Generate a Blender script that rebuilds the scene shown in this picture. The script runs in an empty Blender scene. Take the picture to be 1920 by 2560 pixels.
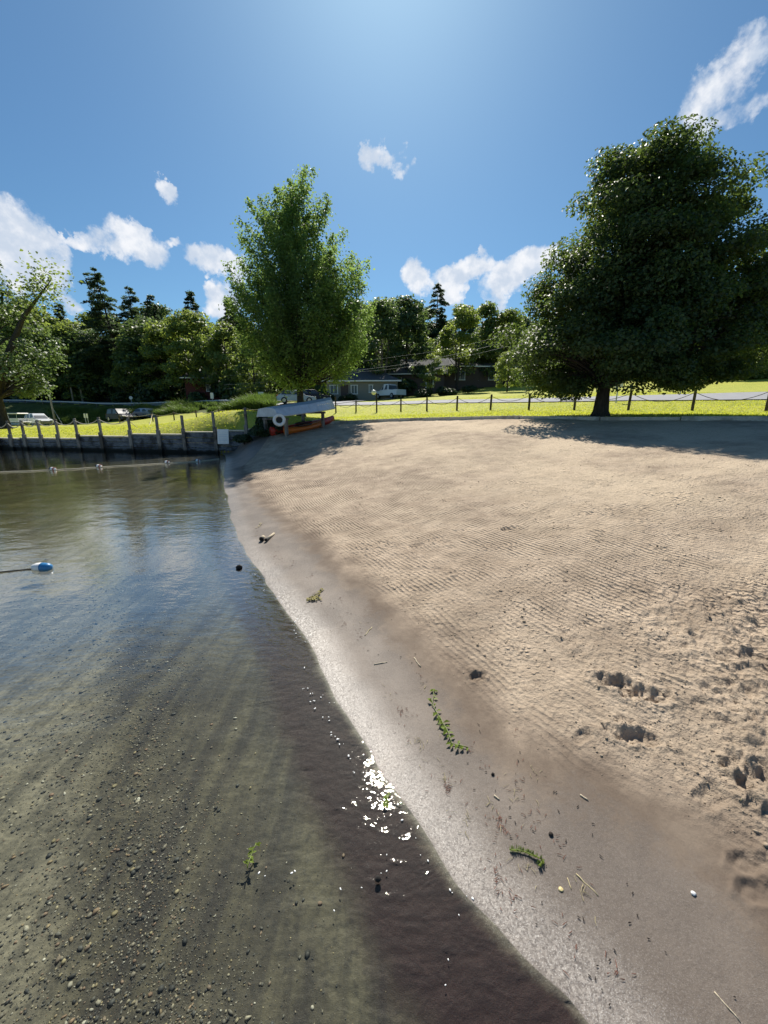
import bpy, math, random
import numpy as np
from mathutils import Vector, Matrix
R = math.radians
sc = bpy.context.scene
# ---------------------------------------------------------------- camera
F_PX, PITCH, CAM_H = 961.0, R(14.13), 1.6
cam_d = bpy.data.cameras.new('camera'); cam = bpy.data.objects.new('camera', cam_d)
sc.collection.objects.link(cam); sc.camera = cam
cam_d.sensor_fit = 'VERTICAL'; cam_d.sensor_height = 24.0; cam_d.sensor_width = 18.0
cam_d.lens = 24.0 * F_PX / 2560.0
cam_d.clip_start = 0.05; cam_d.clip_end = 3000
cam.location = (0, 0, CAM_H); cam.rotation_euler = (R(90) - PITCH, 0, 0)
cp, sp = math.cos(PITCH), math.sin(PITCH)
def ray(px, py):
    dx = (px - 960.0) / F_PX; dy = (1280.0 - py) / F_PX
    return Vector((dx, cp + dy * sp, -sp + dy * cp))
def at(px, py, Y):
    d = ray(px, py); t = Y / d.y
    return Vector((d.x * t, Y, CAM_H + d.z * t))
def onz(px, py, z):
    d = ray(px, py); t = (z - CAM_H) / d.z
    return Vector((d.x * t, d.y * t, z))
# ---------------------------------------------------------------- sun and sky
SUN_EL, SUN_AZ = R(47.5), R(0.7)      # azimuth clockwise from +Y
world = bpy.data.worlds.new('World'); sc.world = world; world.use_nodes = True
sun_d = bpy.data.lights.new('sun', 'SUN'); sun = bpy.data.objects.new('sun', sun_d); sc.collection.objects.link(sun)
sun_d.energy = 4.6; sun_d.angle = R(0.53); sun_d.color = (1.0, 0.94, 0.84)
sdir = Vector((math.sin(SUN_AZ) * math.cos(SUN_EL), math.cos(SUN_AZ) * math.cos(SUN_EL), math.sin(SUN_EL)))
sun.rotation_euler = (-sdir).to_track_quat('-Z', 'Y').to_euler(); sun.location = sdir * 60
sc.view_settings.view_transform = 'Standard'; sc.view_settings.look = 'None'
sc.view_settings.exposure = 0.65; sc.view_settings.gamma = 1.0
SKY_STRENGTH = 0.056
nt = world.node_tree; nt.nodes.clear()
class NT:
    """small node-tree builder"""
    def __init__(s, t): s.t = t
    def n(s, typ, **kw):
        nd = s.t.nodes.new(typ)
        ins = kw.pop('ins', {})
        for k, v in kw.items(): setattr(nd, k, v)
        for k, v in ins.items():
            if isinstance(v, bpy.types.NodeSocket): s.t.links.new(v, nd.inputs[k])
            else: nd.inputs[k].default_value = v
        return nd
    def m(s, op, a, b=0.0, c=0.0, clamp=False):
        return s.n('ShaderNodeMath', operation=op, use_clamp=clamp, ins={0: a, 1: b, 2: c}).outputs[0]
    def ss(s, v, lo, hi, a=0.0, b=1.0):
        return s.n('ShaderNodeMapRange', interpolation_type='SMOOTHSTEP', ins={0: v, 1: lo, 2: hi, 3: a, 4: b}).outputs[0]
    def mix(s, f, a, b, bt='MIX'):
        nd = s.n('ShaderNodeMix', data_type='RGBA', blend_type=bt)
        for i, v in ((0, f), (6, a), (7, b)):
            if isinstance(v, bpy.types.NodeSocket): s.t.links.new(v, nd.inputs[i])
            else: nd.inputs[i].default_value = v if not isinstance(v, tuple) or len(v) == 4 else (*v, 1)
        return nd.outputs[2]
    def noise(s, vec, scale, detail=4, rough=0.55, dist=0.0):
        return s.n('ShaderNodeTexNoise', ins={'Vector': vec, 'Scale': scale, 'Detail': detail, 'Roughness': rough, 'Distortion': dist}).outputs[0]
W = NT(nt)
geo = W.n('ShaderNodeNewGeometry'); tc = W.n('ShaderNodeTexCoord')
vdir = tc.outputs['Generated']
sky = W.n('ShaderNodeTexSky', sky_type='NISHITA', sun_disc=False, sun_elevation=SUN_EL, sun_rotation=SUN_AZ,
          altitude=200, air_density=1.0, dust_density=0.6, ozone_density=2.2)
nz1 = W.n('ShaderNodeTexNoise', ins={'Vector': vdir, 'Scale': 9.0, 'Detail': 9.0, 'Roughness': 0.62})
warp = W.n('ShaderNodeVectorMath', operation='SCALE', ins={0: W.n('ShaderNodeVectorMath', operation='SUBTRACT', ins={0: nz1.outputs['Color'], 1: (0.5, 0.5, 0.5)}).outputs[0], 'Scale': 0.16}).outputs[0]
vw = W.n('ShaderNodeVectorMath', operation='ADD', ins={0: vdir, 1: warp}).outputs[0]
# cumulus: centre pixel, half width, half height, tilt (deg), density
CLOUDS = [(60, 640, 105, 100, 5, 1.0), (-60, 600, 90, 90, 0, 1.0), (335, 612, 70, 52, 10, .95), (215, 605, 45, 30, 0, .6), (415, 480, 26, 24, 0, .7),
          (540, 662, 78, 40, 12, 1.0), (420, 598, 30, 16, 10, .6), (560, 760, 50, 40, 0, .9), (150, 770, 40, 22, 0, .6),
          (955, 380, 42, 30, -25, .75), (995, 410, 22, 20, 0, .55), (1055, 690, 38, 52, 0, .95), (1150, 700, 75, 38, -15, .95), (1290, 690, 95, 52, -28, 1.0),
          (1350, 655, 60, 45, -10, .9), (1860, 150, 120, 70, -30, .72), (1810, 285, 100, 42, -5, .5), (640, 950, 90, 70, 0, .5),
          (2300, 420, 200, 90, 0, .9), (-500, 450, 220, 110, 0, .9), (700, -500, 200, 60, 0, .4)]
acc = None
for (cx, cy, hw, hh, tilt, den) in CLOUDS:
    d = ray(cx, cy); L = d.length; c = d.normalized()
    rt = c.cross(Vector((0, 0, 1))).normalized(); up = rt.cross(c).normalized()
    a = R(tilt); r2 = rt * math.cos(a) - up * math.sin(a); u2 = rt * math.sin(a) + up * math.cos(a)
    sw, sh = hw / F_PX / L * 1.18, hh / F_PX / L * 1.12
    rel = W.n('ShaderNodeVectorMath', operation='SUBTRACT', ins={0: vw, 1: tuple(c)}).outputs[0]
    x = W.n('ShaderNodeVectorMath', operation='DOT_PRODUCT', ins={0: rel, 1: tuple(r2 / sw)}).outputs['Value']
    y = W.n('ShaderNodeVectorMath', operation='DOT_PRODUCT', ins={0: rel, 1: tuple(u2 / sh)}).outputs['Value']
    z = W.n('ShaderNodeVectorMath', operation='DOT_PRODUCT', ins={0: rel, 1: tuple(c * 2)}).outputs['Value']
    q = W.m('MULTIPLY_ADD', x, x, W.m('MULTIPLY_ADD', y, y, W.m('MULTIPLY', z, z)))
    v = W.m('MULTIPLY', W.m('SUBTRACT', 1.0, q), den)
    v = W.m('MAXIMUM', v, 0.0)
    acc = v if acc is None else W.m('MAXIMUM', acc, v)
nz2 = W.noise(vdir, 22.0, 8, 0.6)
cl = W.m('ADD', acc, W.m('MULTIPLY_ADD', nz2, 1.5, -0.78))
cl = W.m('MULTIPLY', cl, W.ss(acc, 0.0, 0.25))
mask = W.ss(cl, 0.02, 0.68, 0, 0.96)
nz3 = W.noise(vdir, 30.0, 5, 0.55)
ccol = W.mix(W.ss(nz3, .35, .7), (0.60, 0.68, 0.80), (0.93, 0.94, 0.97))
# a few faint veils of high cloud
bg1 = W.n('ShaderNodeBackground', ins={0: W.mix(1.0, sky.outputs[0], (0.66, 0.98, 1.12), 'MULTIPLY'), 1: SKY_STRENGTH})
bg2 = W.n('ShaderNodeBackground', ins={0: ccol, 1: 0.66})
mx = W.n('ShaderNodeMixShader', ins={0: mask, 1: bg1.outputs[0], 2: bg2.outputs[0]})
W.n('ShaderNodeOutputWorld', ins={0: mx.outputs[0]})

# ---------------------------------------------------------------- materials
MATS = {}
def material(name):
    m = bpy.data.materials.new(name); m.use_nodes = True; m.node_tree.nodes.clear()
    MATS[name] = m; return m, NT(m.node_tree)
def finish(N, shader, disp=None):
    N.n('ShaderNodeOutputMaterial', ins={0: shader})
def bump(N, h, dist, strength=1.0, normal=None):
    ins = {'Height': h, 'Distance': dist, 'Strength': strength}
    if normal is not None: ins['Normal'] = normal
    return N.n('ShaderNodeBump', ins=ins).outputs[0]
def simple(name, col, rough=0.6, metal=0.0, var=0.15, scale=8.0, bumpd=0.0, spec=0.4, col2=None, grain=None):
    m, N = material(name)
    t = N.n('ShaderNodeTexCoord').outputs['Object']
    if grain: t = N.n('ShaderNodeMapping', ins={'Vector': t, 'Scale': grain}).outputs[0]
    nz = N.noise(t, scale, 6, .6)
    dark = tuple(c * (1 - var * 2) for c in col) if col2 is None else col2
    c = N.mix(N.ss(nz, .3, .7), dark, col)
    ins = {'Base Color': c, 'Roughness': rough, 'Metallic': metal, 'Specular IOR Level': spec}
    if bumpd: ins['Normal'] = bump(N, nz, bumpd)
    finish(N, N.n('ShaderNodeBsdfPrincipled', ins=ins).outputs[0]); return m

def mat_sand(name):
    m, N = material(name)
    P = N.n('ShaderNodeNewGeometry').outputs['Position']
    sh = N.n('ShaderNodeAttribute', attribute_name='shore').outputs['Fac']
    rk = N.n('ShaderNodeAttribute', attribute_name='rake').outputs['Fac']
    big = N.noise(P, 0.55, 4, .6); mid = N.noise(P, 3.0, 5, .6); fine = N.noise(P, 42.0, 5, .65); grainn = N.noise(P, 420.0, 3, .7)
    # coordinate across the rake lines
    warpn = N.noise(P, 1.1, 3, .5); w2 = N.noise(P, 6.0, 2, .5)
    u = N.m('ADD', sh, N.m('ADD', N.m('MULTIPLY', warpn, 0.10), N.m('MULTIPLY', w2, 0.016)))
    lines = N.m('SINE', N.m('MULTIPLY', u, 2 * math.pi / 0.044))
    lines = N.m('POWER', N.m('MULTIPLY_ADD', lines, 0.5, 0.5), 0.6)
    patch = N.ss(N.noise(P, 0.8, 5, .65, .8), .40, .60, .10, 1.1)
    raked = N.ss(rk, 0.0, 0.35)
    far = N.ss(sh, 5.0, 8.5, 1, 0.25)
    lineamt = N.m('MULTIPLY', N.m('MULTIPLY', patch, raked), far)
    lump = N.noise(P, 30.0, 6, .62)
    h_l = N.m('MULTIPLY', N.m('MULTIPLY', lines, lineamt), 0.0135)
    h_c = N.m('MULTIPLY', N.m('MULTIPLY', N.m('POWER', lump, 1.4), N.m('MULTIPLY_ADD', raked, 0.95, 0.05)), 0.028)
    crum = N.n('ShaderNodeTexVoronoi', ins={'Vector': P, 'Scale': 26.0, 'Randomness': 1.0}).outputs['Distance']
    cmask = N.ss(N.noise(P, 2.4, 5, .7), .46, .62)
    h_v = N.m('MULTIPLY', N.m('MULTIPLY', N.ss(crum, 0.05, 0.42, 1, 0), N.m('MULTIPLY', cmask, raked)), 0.014)
    edge_ = N.ss(N.m('ADD', sh, N.m('MULTIPLY', N.noise(P, 2.2, 4, .6), .12)), 0.10, 0.34, 1, 0)
    h_g = N.m('ADD', N.m('MULTIPLY', grainn, 0.0012), 0.0)
    h_f = N.m('MULTIPLY', fine, 0.0020)
    h = N.m('ADD', N.m('ADD', h_l, h_c), N.m('ADD', N.m('ADD', h_g, h_f), h_v))
    nrm = bump(N, h, 1.0, 1.0)
    fac_ = N.n('ShaderNodeTexVoronoi', ins={'Vector': P, 'Scale': 185.0}).outputs['Color']
    onland = N.ss(sh, -0.03, 0.02)
    edge_ = N.m('MULTIPLY', edge_, onland)
    gmul = N.m('MULTIPLY_ADD', edge_, 0.15, N.m('MULTIPLY', onland, 0.12))
    jit3 = N.n('ShaderNodeVectorMath', operation='SCALE', ins={0: N.n('ShaderNodeVectorMath', operation='SUBTRACT', ins={0: fac_, 1: (.5, .5, .5)}).outputs[0], 'Scale': gmul}).outputs[0]
    nrm = N.n('ShaderNodeVectorMath', operation='NORMALIZE', ins={0: N.n('ShaderNodeVectorMath', operation='ADD', ins={0: nrm, 1: jit3}).outputs[0]}).outputs[0]
    dry = N.mix(N.ss(mid, .3, .72), (0.285, 0.222, 0.165), (0.465, 0.370, 0.278))
    dry = N.mix(N.m('MULTIPLY', N.ss(big, .30, .62), N.ss(sh, 2.0, 6.0, .25, 1)), dry, N.mix(.75, dry, (0.64, 0.52, 0.375)))
    spk = N.n('ShaderNodeTexVoronoi', ins={'Vector': P, 'Scale': 75.0}).outputs['Distance']
    dry = N.mix(N.m('MULTIPLY', N.ss(spk, .10, .24, 1, 0), N.ss(N.noise(P, 5.0, 5, .75), .40, .58)), dry, (0.12, 0.092, 0.07))
    dry = N.mix(N.ss(N.noise(P, 14.0, 6, .8), .52, .66, 0, .5), dry, (0.20, 0.155, 0.118))
    dry = N.mix(N.ss(grainn, .45, .75, 0, .35), dry, (0.20, 0.15, 0.115))
    damp = N.mix(N.ss(mid, .35, .65), (0.135, 0.103, 0.079), (0.205, 0.162, 0.124))
    wet = N.mix(N.ss(N.noise(P, 1.6, 4, .6), .4, .62), (0.120, 0.096, 0.078), (0.178, 0.144, 0.116))
    wet = N.mix(N.ss(grainn, .45, .72, 0, .5), wet, (0.21, 0.19, 0.17))
    wet = N.mix(N.ss(N.n('ShaderNodeTexWhiteNoise', ins={0: N.n('ShaderNodeVectorMath', operation='SNAP', ins={0: P, 1: (.0025, .0025, .0025)}).outputs[0]}).outputs[0], .84, .92, 0, N.ss(sh, .02, .35, .45, .12)), wet, (0.36, 0.34, 0.32))  # pale quartz grains, doubling as glitter painted into the colour near the water
    dark = N.mix(N.ss(grainn, .4, .7), (0.017, 0.006, 0.008), (0.050, 0.021, 0.023))
    jit = N.m('MULTIPLY_ADD', N.noise(P, 2.6, 6, .72), 0.7, -0.35)
    rj = N.m('ADD', rk, N.m('MULTIPLY', jit, 1.2))
    c = N.mix(N.ss(rj, -0.16, 0.0), wet, damp)
    c = N.mix(N.ss(rj, 0.0, 0.42), c, dry)
    # shallow wash: heavy dark sand just off the water's edge, olive silt farther out
    sj = N.m('ADD', sh, N.m('MULTIPLY', jit, .25))
    c = N.mix(N.ss(sj, -0.05, 0.015, 1, 0), c, dark)
    streak = N.n('ShaderNodeMapping', ins={'Vector': P, 'Rotation': (0, 0, R(28)), 'Scale': (7, 1.1, 1)}).outputs[0]
    stn = N.noise(streak, 1.0, 6, .65, .4)
    silt = N.mix(N.ss(stn, .35, .66), (0.042, 0.036, 0.034), (0.130, 0.115, 0.080))
    silt = N.mix(N.ss(fine, .45, .7, 0, .7), silt, (0.035, 0.033, 0.032))
    silt = N.mix(N.ss(grainn, .5, .75, 0, .6), silt, (0.16, 0.15, 0.125))
    c = N.mix(N.ss(sj, -0.42, -0.27, 1, 0), c, silt)
    tan_ = N.mix(N.ss(stn, .38, .62), (0.150, 0.138, 0.112), (0.270, 0.245, 0.190))
    tan_ = N.mix(N.ss(fine, .45, .7, 0, .6), tan_, (0.05, 0.05, 0.045))
    c = N.mix(N.ss(N.m('ADD', sh, N.m('MULTIPLY', jit, .5)), -1.35, -1.05, 1, 0), c, tan_)
    olive = N.mix(N.ss(N.noise(P, 1.4, 5, .6), .35, .7), (0.095, 0.086, 0.036), (0.19, 0.17, 0.075))
    c = N.mix(N.ss(sh, -4.2, -2.0, .85, 0), c, olive)
    rough = N.m('SUBTRACT', N.ss(rk, -0.30, 0.12, 0.52, 0.9), N.m('MULTIPLY', edge_, .14))
    spec = N.m('ADD', N.ss(rk, -0.30, 0.12, 0.20, 0.10), N.m('MULTIPLY', edge_, .55))
    b = N.n('ShaderNodeBsdfPrincipled', ins={'Base Color': c, 'Roughness': rough, 'Specular IOR Level': spec, 'Normal': nrm})
    finish(N, b.outputs[0]); return m

def mat_grass(name, c1, c2, c3, sc1=1.0):
    m, N = material(name)
    P = N.n('ShaderNodeNewGeometry').outputs['Position']
    a = N.noise(P, .35 * sc1, 4, .6); b = N.noise(P, 2.6 * sc1, 5, .65); f = N.noise(P, 30.0, 5, .7)
    c = N.mix(N.ss(a, .35, .65), c1, c2)
    c = N.mix(N.ss(b, .46, .66, 0, .85), c, c3)
    c = N.mix(N.ss(N.noise(P, 1.1 * sc1, 6, .75), .54, .68, 0, .6), c, tuple(x * .45 for x in c1))
    c = N.mix(N.ss(f, .3, .7, .6, 0), c, tuple(x * .4 for x in c1))
    nrm = bump(N, N.m('ADD', f, N.m('MULTIPLY', b, 1.2)), 0.035, .9)
    bs = N.n('ShaderNodeBsdfPrincipled', ins={'Base Color': c, 'Roughness': .8, 'Specular IOR Level': .15, 'Normal': nrm})
    tr = N.n('ShaderNodeBsdfTranslucent', ins={'Color': c})
    finish(N, bs.outputs[0]); return m

def mat_leaf(name, c1, c2, trans, tmix=.42, rough=.5, spec=.45):
    m, N = material(name)
    tint = N.n('ShaderNodeAttribute', attribute_name='tint').outputs['Fac']
    c = N.mix(tint, c1, c2)
    bs = N.n('ShaderNodeBsdfPrincipled', ins={'Base Color': c, 'Roughness': rough, 'Specular IOR Level': spec})
    tr = N.n('ShaderNodeBsdfTranslucent', ins={'Color': N.mix(tint, tuple(x * .75 for x in trans), trans)})
    mx = N.n('ShaderNodeMixShader', ins={0: tmix, 1: bs.outputs[0], 2: tr.outputs[0]})
    finish(N, mx.outputs[0]); return m

def mat_bark(name, c1, c2):
    m, N = material(name)
    t = N.n('ShaderNodeTexCoord').outputs['Object']
    mp = N.n('ShaderNodeMapping', ins={'Vector': t, 'Scale': (9, 9, 1.6)}).outputs[0]
    nz = N.noise(mp, 2.0, 7, .65)
    c = N.mix(N.ss(nz, .3, .7), c1, c2)
    bs = N.n('ShaderNodeBsdfPrincipled', ins={'Base Color': c, 'Roughness': .9, 'Specular IOR Level': .2, 'Normal': bump(N, nz, .03)})
    finish(N, bs.outputs[0]); return m

def mat_wood(name, c1, c2, c3, axis=(1.2, 14, 14), algae=False):
    m, N = material(name)
    g = N.n('ShaderNodeNewGeometry').outputs['Position']
    t = N.n('ShaderNodeTexCoord').outputs['Object']
    mp = N.n('ShaderNodeMapping', ins={'Vector': t, 'Scale': axis}).outputs[0]
    nz = N.noise(mp, 2.2, 7, .7, .5); st = N.noise(t, 1.7, 4, .6)
    c = N.mix(N.ss(nz, .32, .68), c1, c2)
    c = N.mix(N.ss(st, .48, .62, 0, .85), c, c3)
    if algae:
        z = N.n('ShaderNodeSeparateXYZ', ins={0: g}).outputs[2]
        zz = N.m('ADD', z, N.m('MULTIPLY_ADD', N.noise(g, 3.0, 4, .6), .26, -.13))
        c = N.mix(N.ss(zz, .08, .20, 1, 0), c, (0.018, 0.017, 0.014))
    bs = N.n('ShaderNodeBsdfPrincipled', ins={'Base Color': c, 'Roughness': .85, 'Specular IOR Level': .2, 'Normal': bump(N, nz, .012)})
    finish(N, bs.outputs[0]); return m

def mat_water(name):
    m, N = material(name)
    P = N.n('ShaderNodeNewGeometry').outputs['Position']
    mp = N.n('ShaderNodeMapping', ins={'Vector': P, 'Rotation': (0, 0, R(-12)), 'Scale': (0.42, 1.0, 1)}).outputs[0]
    mp2 = N.n('ShaderNodeMapping', ins={'Vector': P, 'Rotation': (0, 0, R(35)), 'Scale': (0.6, 1.0, 1)}).outputs[0]
    sh = N.n('ShaderNodeAttribute', attribute_name='shore').outputs['Fac']
    off = N.ss(sh, -1.6, 0.0, 1.0, 0.55)
    h = N.m('ADD', N.m('MULTIPLY', N.noise(mp, 2.4, 3, .5, .3), 0.011), N.m('MULTIPLY', N.noise(mp2, 9.0, 3, .55, .2), 0.0042))
    h = N.m('MULTIPLY', h, N.m('MULTIPLY', off, N.ss(N.noise(P, .35, 3, .5), .3, .65, .45, 1.25)))
    h = N.m('ADD', h, N.m('MULTIPLY', N.noise(mp2, 38.0, 3, .6), N.ss(sh, -0.60, -0.12, 0.0009, 0.0011)))
    h = N.m('ADD', h, N.m('MULTIPLY', N.noise(mp2, 15.0, 2, .5, .3), N.ss(sh, -0.9, -0.2, 0.0006, 0.0044)))
    nrm = bump(N, h, 1.0, 1.0)
    fr = N.n('ShaderNodeFresnel', ins={'IOR': 1.333, 'Normal': nrm}).outputs[0]
    gl = N.n('ShaderNodeBsdfGlossy', ins={'Color': (1, 0.97, 0.91, 1), 'Roughness': 0.028, 'Normal': nrm})
    tp = N.n('ShaderNodeBsdfTransparent', ins={'Color': (0.90, 0.93, 0.88, 1)})
    mx = N.n('ShaderNodeMixShader', ins={0: N.m('MINIMUM', N.m('ADD', fr, N.ss(fr, .036, .10, 0, .27)), 1.0), 1: tp.outputs[0], 2: gl.outputs[0]})
    finish(N, mx.outputs[0]); return m

M_sand = mat_sand('sand_raked_and_wet')
M_water = mat_water('lake_water')
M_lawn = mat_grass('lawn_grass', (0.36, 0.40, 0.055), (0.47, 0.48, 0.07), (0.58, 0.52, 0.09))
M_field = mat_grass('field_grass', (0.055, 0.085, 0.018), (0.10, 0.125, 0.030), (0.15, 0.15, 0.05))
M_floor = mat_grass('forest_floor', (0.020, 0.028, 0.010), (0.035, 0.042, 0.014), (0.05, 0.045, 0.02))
M_road = simple('road_asphalt', (0.30, 0.30, 0.31), .85, 0, .08, 3.0, .004)
M_maple = mat_leaf('leaf_dark_maple', (0.026, 0.052, 0.026), (0.058, 0.098, 0.040), (0.20, 0.29, 0.05), .40, .52, .34)
M_silver = mat_leaf('leaf_silver_maple', (0.060, 0.110, 0.050), (0.11, 0.16, 0.065), (0.38, 0.56, 0.12), .48, .6, .28)
M_leafA = mat_leaf('leaf_green', (0.070, 0.118, 0.048), (0.125, 0.175, 0.065), (0.34, 0.44, 0.08), .48)
M_leafB = mat_leaf('leaf_pale_green', (0.085, 0.135, 0.045), (0.145, 0.20, 0.065), (0.38, 0.48, 0.08), .48)
M_leafC = mat_leaf('leaf_deep_green', (0.048, 0.088, 0.044), (0.085, 0.135, 0.060), (0.19, 0.28, 0.07), .42)
M_needle = mat_leaf('pine_needles', (0.045, 0.082, 0.055), (0.080, 0.120, 0.070), (0.14, 0.22, 0.08), .34)
M_weed = mat_leaf('tall_weeds', (0.050, 0.090, 0.025), (0.10, 0.15, 0.04), (0.18, 0.28, 0.05), .4)
M_bark = mat_bark('bark_dark', (0.028, 0.024, 0.020), (0.075, 0.065, 0.055))
M_barkp = mat_bark('bark_pale', (0.085, 0.075, 0.065), (0.17, 0.15, 0.13))
M_wall = mat_wood('weathered_plank', (0.055, 0.062, 0.072), (0.19, 0.21, 0.235), (0.028, 0.028, 0.032), (1.0, 10, 16), True)
M_post = mat_wood('weathered_post', (0.13, 0.12, 0.11), (0.30, 0.28, 0.25), (0.07, 0.06, 0.05), (14, 14, 1.4), True)
M_postd = mat_wood('dark_post', (0.05, 0.042, 0.034), (0.13, 0.105, 0.08), (0.03, 0.025, 0.02), (14, 14, 1.4))
M_cap = mat_wood('pale_cap_board', (0.42, 0.38, 0.31), (0.62, 0.57, 0.47), (0.30, 0.27, 0.22), (1, 10, 10))
M_rope = simple('rope_pale', (0.62, 0.55, 0.42), .9, 0, .15, 60, .002)
M_chain = simple('rope_dark', (0.10, 0.085, 0.07), .9, 0, .15, 60, .002)
M_white = simple('white_paint', (0.78, 0.78, 0.76), .45, 0, .04, 9)
M_black = simple('black_rubber', (0.018, 0.018, 0.02), .6, 0, .1, 20)
M_glassd = simple('dark_glass', (0.035, 0.045, 0.055), .28, 0, .05, 3, 0, .8)
M_alum = simple('dull_aluminium', (0.50, 0.56, 0.62), .5, .35, .10, 5, .001)
M_red = simple('red_plastic', (0.46, 0.035, 0.018), .4, 0, .10, 5)
M_orange = simple('orange_plastic', (0.62, 0.16, 0.020), .4, 0, .10, 5)
M_blue = simple('blue_plastic', (0.03, 0.19, 0.42), .35, 0, .10, 9)
M_redf = simple('faded_red', (0.42, 0.16, 0.12), .6, 0, .12, 20)
M_carw = simple('car_paint_white', (0.74, 0.75, 0.77), .25, 0, .02, 2, 0, .6)
M_cars = simple('car_paint_silver', (0.42, 0.44, 0.46), .28, .6, .03, 2, 0, .6)
M_card = simple('car_paint_navy', (0.012, 0.016, 0.032), .45, 0, .03, 2, 0, .3)
M_rim = simple('wheel_rim', (0.4, 0.4, 0.42), .35, .8, .05, 9)
M_lamp = simple('lamp_glass', (0.7, 0.7, 0.68), .2, 0, .02, 4, 0, .6)
M_pole = simple('pale_pole', (0.36, 0.33, 0.29), .9, 0, .1, 4)
M_siding = simple('beige_siding', (0.27, 0.25, 0.21), .75, 0, .05, 2, .004, .3, None, (1, 1, 14))  # beige darkened: the shade of the trees is put into the base colour
M_siding2 = simple('dark_siding', (0.10, 0.075, 0.065), .8, 0, .1, 2, .004, .3, None, (1, 1, 14))
M_siding3 = simple('maroon_siding', (0.10, 0.028, 0.024), .8, 0, .1, 2, .004, .3, None, (1, 1, 14))
M_roof = simple('grey_shingle', (0.11, 0.115, 0.125), .9, 0, .15, 9, .01, .2)
M_wood = simple('driftwood', (0.52, 0.44, 0.32), .8, 0, .2, 12, .002, .3, None, (12, 12, 2))
M_stone = simple('grey_stone', (0.30, 0.29, 0.27), .8, 0, .2, 18, .004)
M_weedw = simple('wet_waterweed', (0.22, 0.25, 0.035), .45, 0, .25, 40, .002, .5)
M_straw = simple('dry_straw', (0.50, 0.42, 0.24), .75, 0, .2, 30)
M_reddeb = simple('reddish_plant_bits', (0.24, 0.085, 0.055), .8, 0, .3, 60)
M_foam_glint = simple('foam_and_painted_glints', (0.80, 0.80, 0.78), .35, 0, .05, 60, .002)  # white for froth and for dots imitating sun glints
M_darkbit = simple('dark_crumbs', (0.06, 0.045, 0.035), .9, 0, .3, 60)
M_yellow = simple('yellow_shell', (0.62, 0.50, 0.24), .5, 0, .1, 30)
# ---------------------------------------------------------------- helpers
COL = sc.collection
def tag(o, label=None, cat=None, group=None, kind=None):
    if label: o['label'] = label
    if cat: o['category'] = cat
    if group: o['group'] = group
    if kind: o['kind'] = kind
    return o
def empty(name, loc, rz=0.0, label=None, cat=None, group=None):
    o = bpy.data.objects.new(name, None); COL.objects.link(o); o.location = loc; o.rotation_euler = (0, 0, rz)
    o.empty_display_size = .2
    return tag(o, label, cat, group)
def link(name, me, mat=None, parent=None, loc=None, rot=None):
    o = bpy.data.objects.new(name, me); COL.objects.link(o)
    if mat is not None and not me.materials: me.materials.append(mat)
    if parent: o.parent = parent
    if loc is not None: o.location = loc
    if rot is not None: o.rotation_euler = rot
    return o
def np_mesh(name, V, Fq, smooth=False, attrs=None):
    """V (n,3); Fq (m,k) constant-size faces"""
    me = bpy.data.meshes.new(name); V = np.asarray(V, np.float32); Fq = np.asarray(Fq, np.int32)
    me.vertices.add(len(V)); me.vertices.foreach_set('co', V.ravel())
    k = Fq.shape[1]; me.loops.add(Fq.size); me.loops.foreach_set('vertex_index', Fq.ravel())
    me.polygons.add(len(Fq)); me.polygons.foreach_set('loop_start', np.arange(len(Fq), dtype=np.int32) * k)
    me.polygons.foreach_set('loop_total', np.full(len(Fq), k, np.int32))
    if smooth: me.polygons.foreach_set('use_smooth', np.ones(len(Fq), bool))
    me.update(calc_edges=True)
    for a, v in (attrs or {}).items():
        at_ = me.attributes.new(a, 'FLOAT', 'POINT'); at_.data.foreach_set('value', np.asarray(v, np.float32))
    return me
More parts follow.
